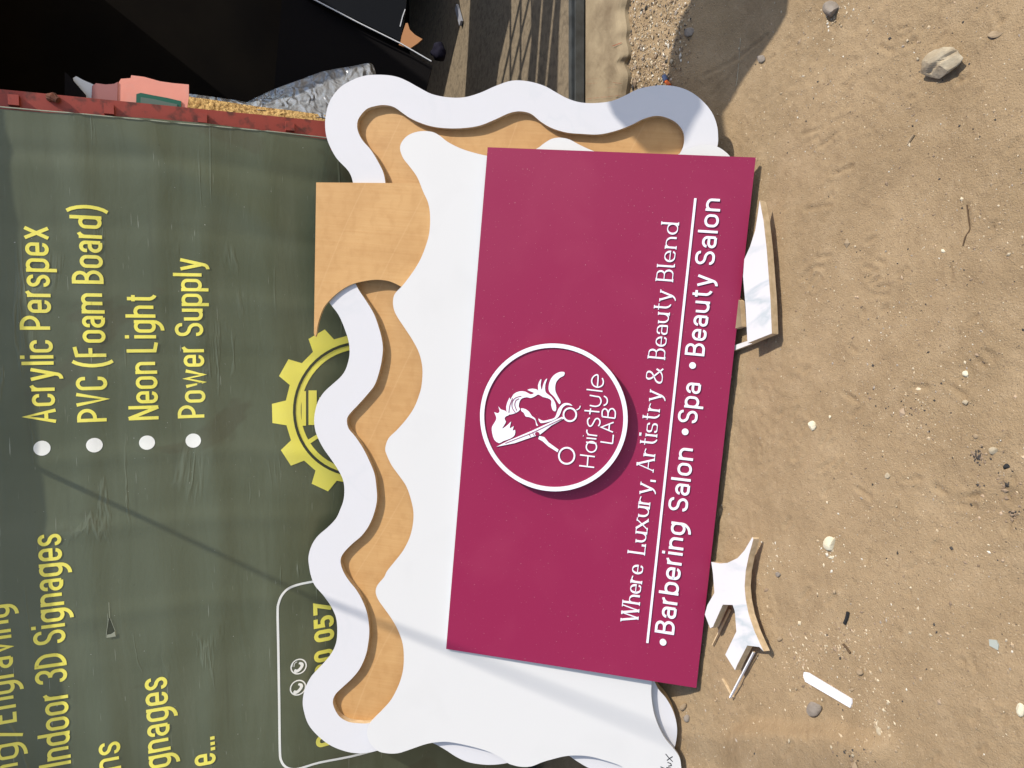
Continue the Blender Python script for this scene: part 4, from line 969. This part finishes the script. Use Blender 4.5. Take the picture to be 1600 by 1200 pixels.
for _ in range(20000):
    x = rs.uniform(-1.3, 1.35); y = rs.uniform(.75, 2.2)
    d = sst(-.02, .16, fbm(x*1.8, y*1.8, 3, 40))
    if rs.rand() > .18 + .82*d: continue
    chip(x, y, .00085*math.exp(abs(rs.randn())*.55), rs.choice(8, p=pw_))
for _ in range(11000):
    x = rs.uniform(.55, 1.5); y = rs.uniform(1.95, 2.55)
    k = float(sst(.66, .85, x)*sst(1.98, 2.1, y))
    if rs.rand() > k: continue
    chip(x, y, .0016*math.exp(abs(rs.randn())*.6), rs.choice(8, p=[.16,.14,.18,.22,.12,.08,.06,.04]))
def cluster(q, rpx, num, cols, s):
    c = ghit(*q); r = np.linalg.norm(ghit(q[0]+rpx, q[1]) - c)
    for _ in range(num):
        a = rs.rand()*6.28; d = r*abs(rs.randn())*.62; chip(c[0]+d*math.cos(a), c[1]+d*math.sin(a), s*math.exp(rs.randn()*.4), rs.choice(cols))
cluster((1528,714), 11, 70, [4, 4, 3, 3], .0020); cluster((1530,760), 6, 16, [4, 3], .0016); cluster((1568,752), 18, 30, [4, 3, 3], .0017); cluster((1585,805), 22, 40, [4, 3, 3], .0018)
cluster((1300,860), 34, 46, [0, 0, 5], .0020); cluster((1215,870), 25, 30, [0, 0, 5], .0016); cluster((1250,1030), 60, 220, [0, 1, 2, 3, 7], .0019); cluster((1320,1010), 70, 180, [0, 1, 2, 3, 7], .0018)
cluster((1370,1130), 60, 140, [0, 1, 2], .0019); cluster((1300,30), 60, 140, [0, 1, 2, 5], .0018); cluster((1430,640), 130, 200, [0, 1, 3, 4], .0013)
cluster((1335,1175), 45, 110, [3, 3, 4, 2], .0018)
tag(put('loose_gravel', np.concatenate(Vs), Fs, 'chips', tint=np.concatenate(Ts), base=(0, 0, 0)), 'loose gravel and pale chips scattered over the dirt', 'gravel', kind='stuff')

# ------------------------------------------------------------------ things inside the doorway
def vplane(q, y, n=(0, -1, 0)):
    r = ray(*q); t = y/r[1]; return Plane(CAM + r*t, (1, 0, 0), n)
def cut(name, q, y, n, L, th, mats, label, cat, parent=None, sm=0):
    pl = vplane(q, y, n); P = pl.pts(L); P = smooth_loop(P, sm) if sm else P
    o = plate(name, pl, [P], -th, 0, mats, parent)
    if label: tag(o, label, cat)
    return o, pl
Y0 = WALL + .10
cut('salmon_card', (240,145), WALL + .052, (0, -1, .10), [(180,185),(181,150),(184,131),(189,123),(204,122),(205,117.5),(225,120),(250,127),(272,130),(295,132),(295,152),(290,185)], .004, ['pink'], 'large salmon pink card leaning inside the doorway', 'card')
cut('mauve_card', (165,145), WALL + .062, (0, -1, .10), [(141,180),(144,134),(150,130),(165,132),(178,131),(184,128),(183,185)], .004, ['mauve'], 'dull mauve card between the salmon card and white card', 'card')
cut('white_card', (135,138), WALL + .070, (0, -1, .10), [(118,180),(121,150),(114,122),(119,119),(130,125),(137,128),(146,132),(144,180)], .004, ['cardwhite'], 'white card with a black line at the doorway', 'card')
cut('brown_triangle', (115,140), WALL + .058, (0, -1, .10), [(101,175),(101,112),(106,116),(134,148),(136,178)], .004, ['blackmatt'], 'dark brown pointed board beside the red post', 'board')
gf, gpl_ = cut('green_frame', (250,157), WALL + .046, (0, -1, .10), [(212,185),(213,147),(220,145),(240,149),(262,153),(283,158),(283,185)], .004, ['green'], 'dark green framed panel in front of the salmon card', 'frame')
plate('pane', gpl_, [gpl_.pts([(219,185),(220,152),(240,155),(262,160),(277,163),(277,185)])], .0006, .002, ['greenpane'], gf)
# coarse foam slab along the post, with its wrapping
def patch(A_, B_, nu, nv, amp, seed, pl_y, lean):
    """strip between two pixel curves, crumpled"""
    A_ = smooth_loop(np.array(A_, float), 8, False); B_ = smooth_loop(np.array(B_, float), 8, False)
    ia = np.linspace(0, len(A_)-1, nu); V = []
    for u in range(nu):
        k = ia[u]; a = A_[int(k)]; kb = k/(len(A_)-1)*(len(B_)-1); b = B_[int(kb)]
        for v in range(nv):
            q = a + (b - a)*v/(nv-1); r = ray(*q); y = pl_y + lean*(1 - v/(nv-1)) - amp*2*fbm(u*.28, v*.5, 3, seed) - amp*abs(fbm(u*.11+v*.07, v*.2, 2, seed+3))*2
            V.append(CAM + r*(y/r[1]))
    F_ = [(u*nv+v, u*nv+v+1, (u+1)*nv+v+1, (u+1)*nv+v) for u in range(nu-1) for v in range(nv-1)]
    return np.array(V), F_
def solid(V, F_, d):
    n = len(V); V2 = np.concatenate([V, V + np.asarray(d)]); cnt = {}
    for f in F_:
        for a, b in zip(f, f[1:] + f[:1]): cnt[(a, b)] = 1
    S_ = [(b, a, n+a, n+b) for (a, b) in cnt if (b, a) not in cnt]
    return V2, list(F_) + [tuple(n+i for i in f[::-1]) for f in F_] + S_
fv, ff = patch([(284,152),(295,151),(310,153),(340,157),(400,166),(450,172),(510,180)], [(284,172),(300,174),(330,178),(400,186),(450,192),(515,200)], 60, 8, .012, 51, Y0 - .03, .06)
tag(put('foam_slab', *solid(fv, ff, (0, .05, -.03)), 'foam', smooth=False), 'coarse yellow foam slab lying along the red post', 'foam')
fv, ff = patch([(287,146),(300,147),(330,151),(365,156),(390,160),(408,155)], [(285,160),(300,160),(330,161),(365,164),(390,168),(410,168)], 40, 6, .01, 61, Y0 + .06, .05)
tag(put('film_scrap', *solid(fv, ff, (0, .004, 0)), 'plastic', smooth=False), 'thin clear film edge over the yellow foam slab', 'film')
fv, ff = patch([(385,160),(405,150),(432,138),(465,126),(500,113),(522,108),(552,103),(577,98.5),(585,106),(588,118)], [(385,172),(410,172),(440,176),(470,180),(500,184),(530,188),(550,188),(570,186),(580,172),(590,140)], 70, 26, .020, 71, Y0 + .02, .22)
tag(put('plastic_wrap', *solid(fv, ff, (0, .006, 0)), 'plastic', smooth=True), 'crumpled silver grey plastic wrap behind the foam slab', 'plastic sheet')
# black glossy cabinet with a pale edge, and what lies by it on the floor
cb = thing('black_cabinet', CAM + ray(600,60)*(3.0/ray(600,60)[1]), 'tilted black glossy panel with a pale edge in the dark doorway', 'panel')
pl1 = vplane((600,60), 2.95, (.05, -1, .25))
plate('gloss_panel', pl1, [pl1.pts([(470,-30),(494,0),(625,64),(634,15),(637,-30)])], -.03, 0, ['black'], cb)
plate('lower_panel', pl1.shift(-.035), [pl1.pts([(440,-30),(494,3),(676,97),(660,160),(560,200),(420,200)])], -.03, 0, ['blackmatt'], cb)
pix_strokes('edge_trim', pl1, [[(470,-13),(490,-1),(560,35.5),(625,67.5),(674,96)]], 1.6, 'trim', cb, -.004, .003)
pix_strokes('edge_trim', pl1, [[(625,42),(629,26),(633,15)]], 1.4, 'trim', cb, .0, .003)
cut('cardboard_flap', (640,55), 3.3, (.5, -.5, .7), [(623,70),(632,42),(634,36),(637,36),(640,46),(648,54),(660,61),(652,68),(640,76)], .004, ['card'], 'torn brown cardboard flap behind the black panel', 'cardboard')
def blob(name, q, y, rx, ry, m, label, cat, seed):
    c = CAM + ray(*q)*(y/ray(*q)[1]); V, F_ = ICO3; V = V*(1 + .9*fbm(V[:, 0]*1.5+seed, V[:, 1]*1.5+V[:, 2], 3, seed))[:, None]
    s = np.linalg.norm(c - CAM)/F; return tag(put(name, c + V*[ry*s, ry*s, rx*s], F_, m, smooth=True), label, cat)
blob('cloth_bundle', (686,82), 3.3, 10, 14, 'navy', 'dark navy cloth bundle on the kiosk floor', 'bundle', 3)
a_, b_ = FP.hit(724,37) + [0, 0, .012], FP.hit(717,11) + [0, 0, .012]
tag(put('grey_rod', *beam(a_, b_, .03, .012, (0, 1, 0)), 'grey'), 'short grey plastic bar lying on the kiosk floor', 'bar')

# ------------------------------------------------------------------ things outside the picture whose shadows fall into it
p1 = WP.hit(75,740); p2 = ghit(1200,1187)
A_ = p1 + S*((r2 + dl*(p1[0] + S[0]*tt - r2[0]))[2] - p1[2])/S[2]; B_ = p2 + S*9.0
dirc = nrm(B_ - A_)
tag(put('power_cable', *tube([A_, B_, B_ + dirc*3.0], .0068, 8), 'rubber'), 'black overhead cable running from the kiosk roof', 'cable')
STX = 1.8  # board added out of view, its outline projected back from the shadow
def to_st(P): return P + S*((STX - P[0])/S[0])
right_ = [to_st(ghit(*q)) for q in ((1245,-160),(1238,-60),(1232,0),(1229,25),(1215,50),(1195,80),(1160,130),(1128,180))]
bandp = [to_st(BAND.hit(*q)) for q in ((1098,170),(1085,190),(1070,222))]
tip = [to_st(BAND.shift(-.021).hit(*q)) for q in ((1040,240),(1012,240))]
left_ = [to_st(BAND.shift(-.0).hit(*q)) for q in ((975,198),(958,180),(950,160))] + [to_st(ghit(*q)) for q in ((1046,110),(1052,75),(1062,40),(1085,0),(1110,-60),(1140,-160))]
L = np.array([[p[1], p[2]] for p in right_ + bandp + tip + left_])
SHADE = L
stp = Plane((STX, 0, 0), (0, 1, 0), (1, 0, 0))
L2 = np.array([[p[0], p[1]] for p in L])
fz = min(L2[:, 1]); cy = L2[:, 0].mean()
ss = thing('shadow_board', (STX, cy, gz(STX, cy)), 'added unseen board on two legs, shaped to cast the ground shadow', 'board')
plate('shadow_panel', stp, [L2], -.0, .015, ['white', 'edge'], ss)
for dy in (-.12, .12): put('leg', *box((STX + .016, cy + dy - .02, gz(STX, cy) - .02), (STX + .05, cy + dy + .02, fz + .4)), 'edge', ss)

for o in bpy.data.objects:
    if '_o' in o: del o['_o']
print('SHADE', SHADE.round(2).tolist(), 'WALL', round(WALL, 3), 'H', round(H, 3), 'ex0', round(ex0, 3), 'pw', round(pw, 3), 'FLOORZ', round(FLOORZ, 3), 'A,B', A_.round(2), B_.round(2), 'roof', r1.round(2), r2.round(2))
